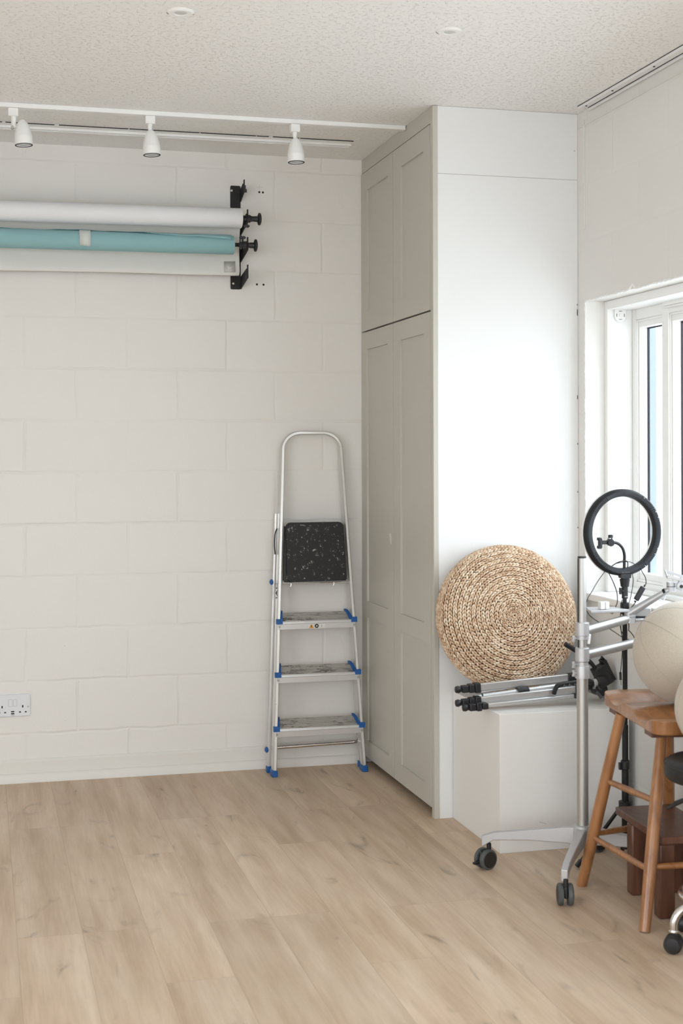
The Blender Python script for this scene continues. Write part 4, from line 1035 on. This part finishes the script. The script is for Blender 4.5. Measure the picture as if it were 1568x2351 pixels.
build('foot_ring', B().tube([(QX+.125*math.cos(2*PI*i/56), QY+.125*math.sin(2*PI*i/56), .150) for i in range(56)], .0085, 12, closed=True).cyl((QX-.12, QY, .15), (QX+.12, QY, .15), .006, n=10), 'chrome', ss)
for an in (176, 104, 32, -40, -112):
    a = math.radians(an); d = Vector((math.cos(a), math.sin(a), 0)); c = Vector((QX, QY, 0)); L_ = .158
    pts = smooth_path([c+d*.02+Vector((0, 0, .135)), c+d*L_*.55+Vector((0, 0, .132)), c+d*L_*.86+Vector((0, 0, .116)), c+d*L_*.985+Vector((0, 0, .088)), c+d*L_+Vector((0, 0, .062))])
    lg = build('base_leg', B().tube(pts, .0115, 16).lathe([(.0125, 0), (.0138, .002), (.0138, .006), (.0125, .008)], c+d*L_+Vector((0, 0, .056)), (0, 0, 1), 18), 'chrome', ss)
    w = c+d*L_+Vector((0, 0, .0262)); t_ = Vector((math.cos(a+1.0), math.sin(a+1.0), 0))
    k = B()
    for s_ in (-1, 1): k.lathe([(.004, .003), (.024, .003), (.0262, .008), (.0255, .020), (.020, .027), (.001, .029)], w, tuple(t_*s_), 28)
    k.cyl(w, w+Vector((0, 0, .033)), .012, n=16)
    build('caster', k, 'black', lg)

# ================================================================== BEIGE BALL CUSHIONS
def ball(c, r, label, axis, roll_):
    b = B().sphere(c, r, 64, 40)
    o_ = build('ball_cushion', b, 'linen', label=label, cat='cushion', group='beige fabric ball cushions', origin=c, ang=180)
    c = Vector(c); ax = Vector(axis).normalized(); a = Vector((0, 0, 1)) if abs(ax.z) < .9 else Vector((1, 0, 0))
    u = (a-ax*a.dot(ax)).normalized(); w = ax.cross(u)
    for k in range(4):
        ph = roll_+PI*k/4; e = u*math.cos(ph)+w*math.sin(ph)
        pts = [c+(ax*math.cos(t)+e*math.sin(t))*(r-.0001) for t in [2*PI*i/72 for i in range(72)]]
        build('seam', B().tube(pts, .0009, 6, closed=True), 'seam', o_)
    return o_
ball((.4425, -2.20, .7815), .1600, 'large beige fabric ball resting on the wooden saddle stool', (.75, -.35, -.62), .55)
ball((.356, -2.600, .6815), .1420, 'large beige fabric ball on the black swivel stool, cut by the right edge', (.8, -.2, .5), .2)

# ================================================================== LIGHT AND CAMERA
wd = bpy.data.worlds.new('overcast_sky'); sc.world = wd; wd.use_nodes = True
bg = wd.node_tree.nodes['Background']; bg.inputs[0].default_value = (.89, .945, 1, 1); bg.inputs[1].default_value = 3.0
def portal(name, loc, rot, sx, sy):
    l = bpy.data.lights.new(name, 'AREA'); l.shape = 'RECTANGLE'; l.size = sx; l.size_y = sy; l.cycles.is_portal = True
    o_ = bpy.data.objects.new(name, l); COL.objects.link(o_); o_.location = loc; o_.rotation_euler = rot
portal('window_daylight', (.90, (WY0+WY1)/2, 1.42), (0, math.radians(90), 0), 1.16, 3.79)
portal('left_fill_daylight', (XL-.19, (LY0+LY1)/2, (LZ0+LZ1)/2), (0, math.radians(-90), 0), LZ1-LZ0, LY1-LY0)  # guides sky light through the added left opening
portal('rear_fill_daylight', ((FX0+FX1)/2, YF-.19, (FZ0+FZ1)/2), (math.radians(90), 0, 0), FX1-FX0, FZ1-FZ0)  # same for the added opening behind the camera

cam = bpy.data.cameras.new('camera'); co = bpy.data.objects.new('camera', cam); COL.objects.link(co); sc.camera = co
yaw, rl_ = math.radians(14.4391), math.radians(-.162)
fwd = Vector((math.sin(yaw), math.cos(yaw), 0)); rgt = Vector((math.cos(yaw), -math.sin(yaw), 0)); upv = Vector((0, 0, 1))
r2 = rgt*math.cos(rl_)+upv*math.sin(rl_); u2 = -rgt*math.sin(rl_)+upv*math.cos(rl_)
mt = Matrix((r2, u2, -fwd)).transposed().to_4x4(); mt.translation = Vector((-1.6843, -6.1655, 1.4008)); co.matrix_world = mt
cam.sensor_fit = 'VERTICAL'; cam.sensor_height = 36; cam.sensor_width = 24; cam.lens = 3211.66/2351*36
cam.shift_y = -(1175.5-1044.95)/2351; cam.clip_start = .05
cam.dof.use_dof = True; cam.dof.focus_distance = 6.0; cam.dof.aperture_fstop = 4.5

vs_ = sc.view_settings; vs_.view_transform = 'Standard'; vs_.look = 'None'; vs_.gamma = 1; vs_.use_curve_mapping = False; vs_.exposure = .80
sc.cycles.use_denoising = True
sc.cycles.adaptive_threshold = .03; sc.cycles.max_bounces = 8; sc.cycles.diffuse_bounces = 5; sc.cycles.glossy_bounces = 4; sc.cycles.transparent_max_bounces = 12
sc.cycles.sample_clamp_indirect = 8
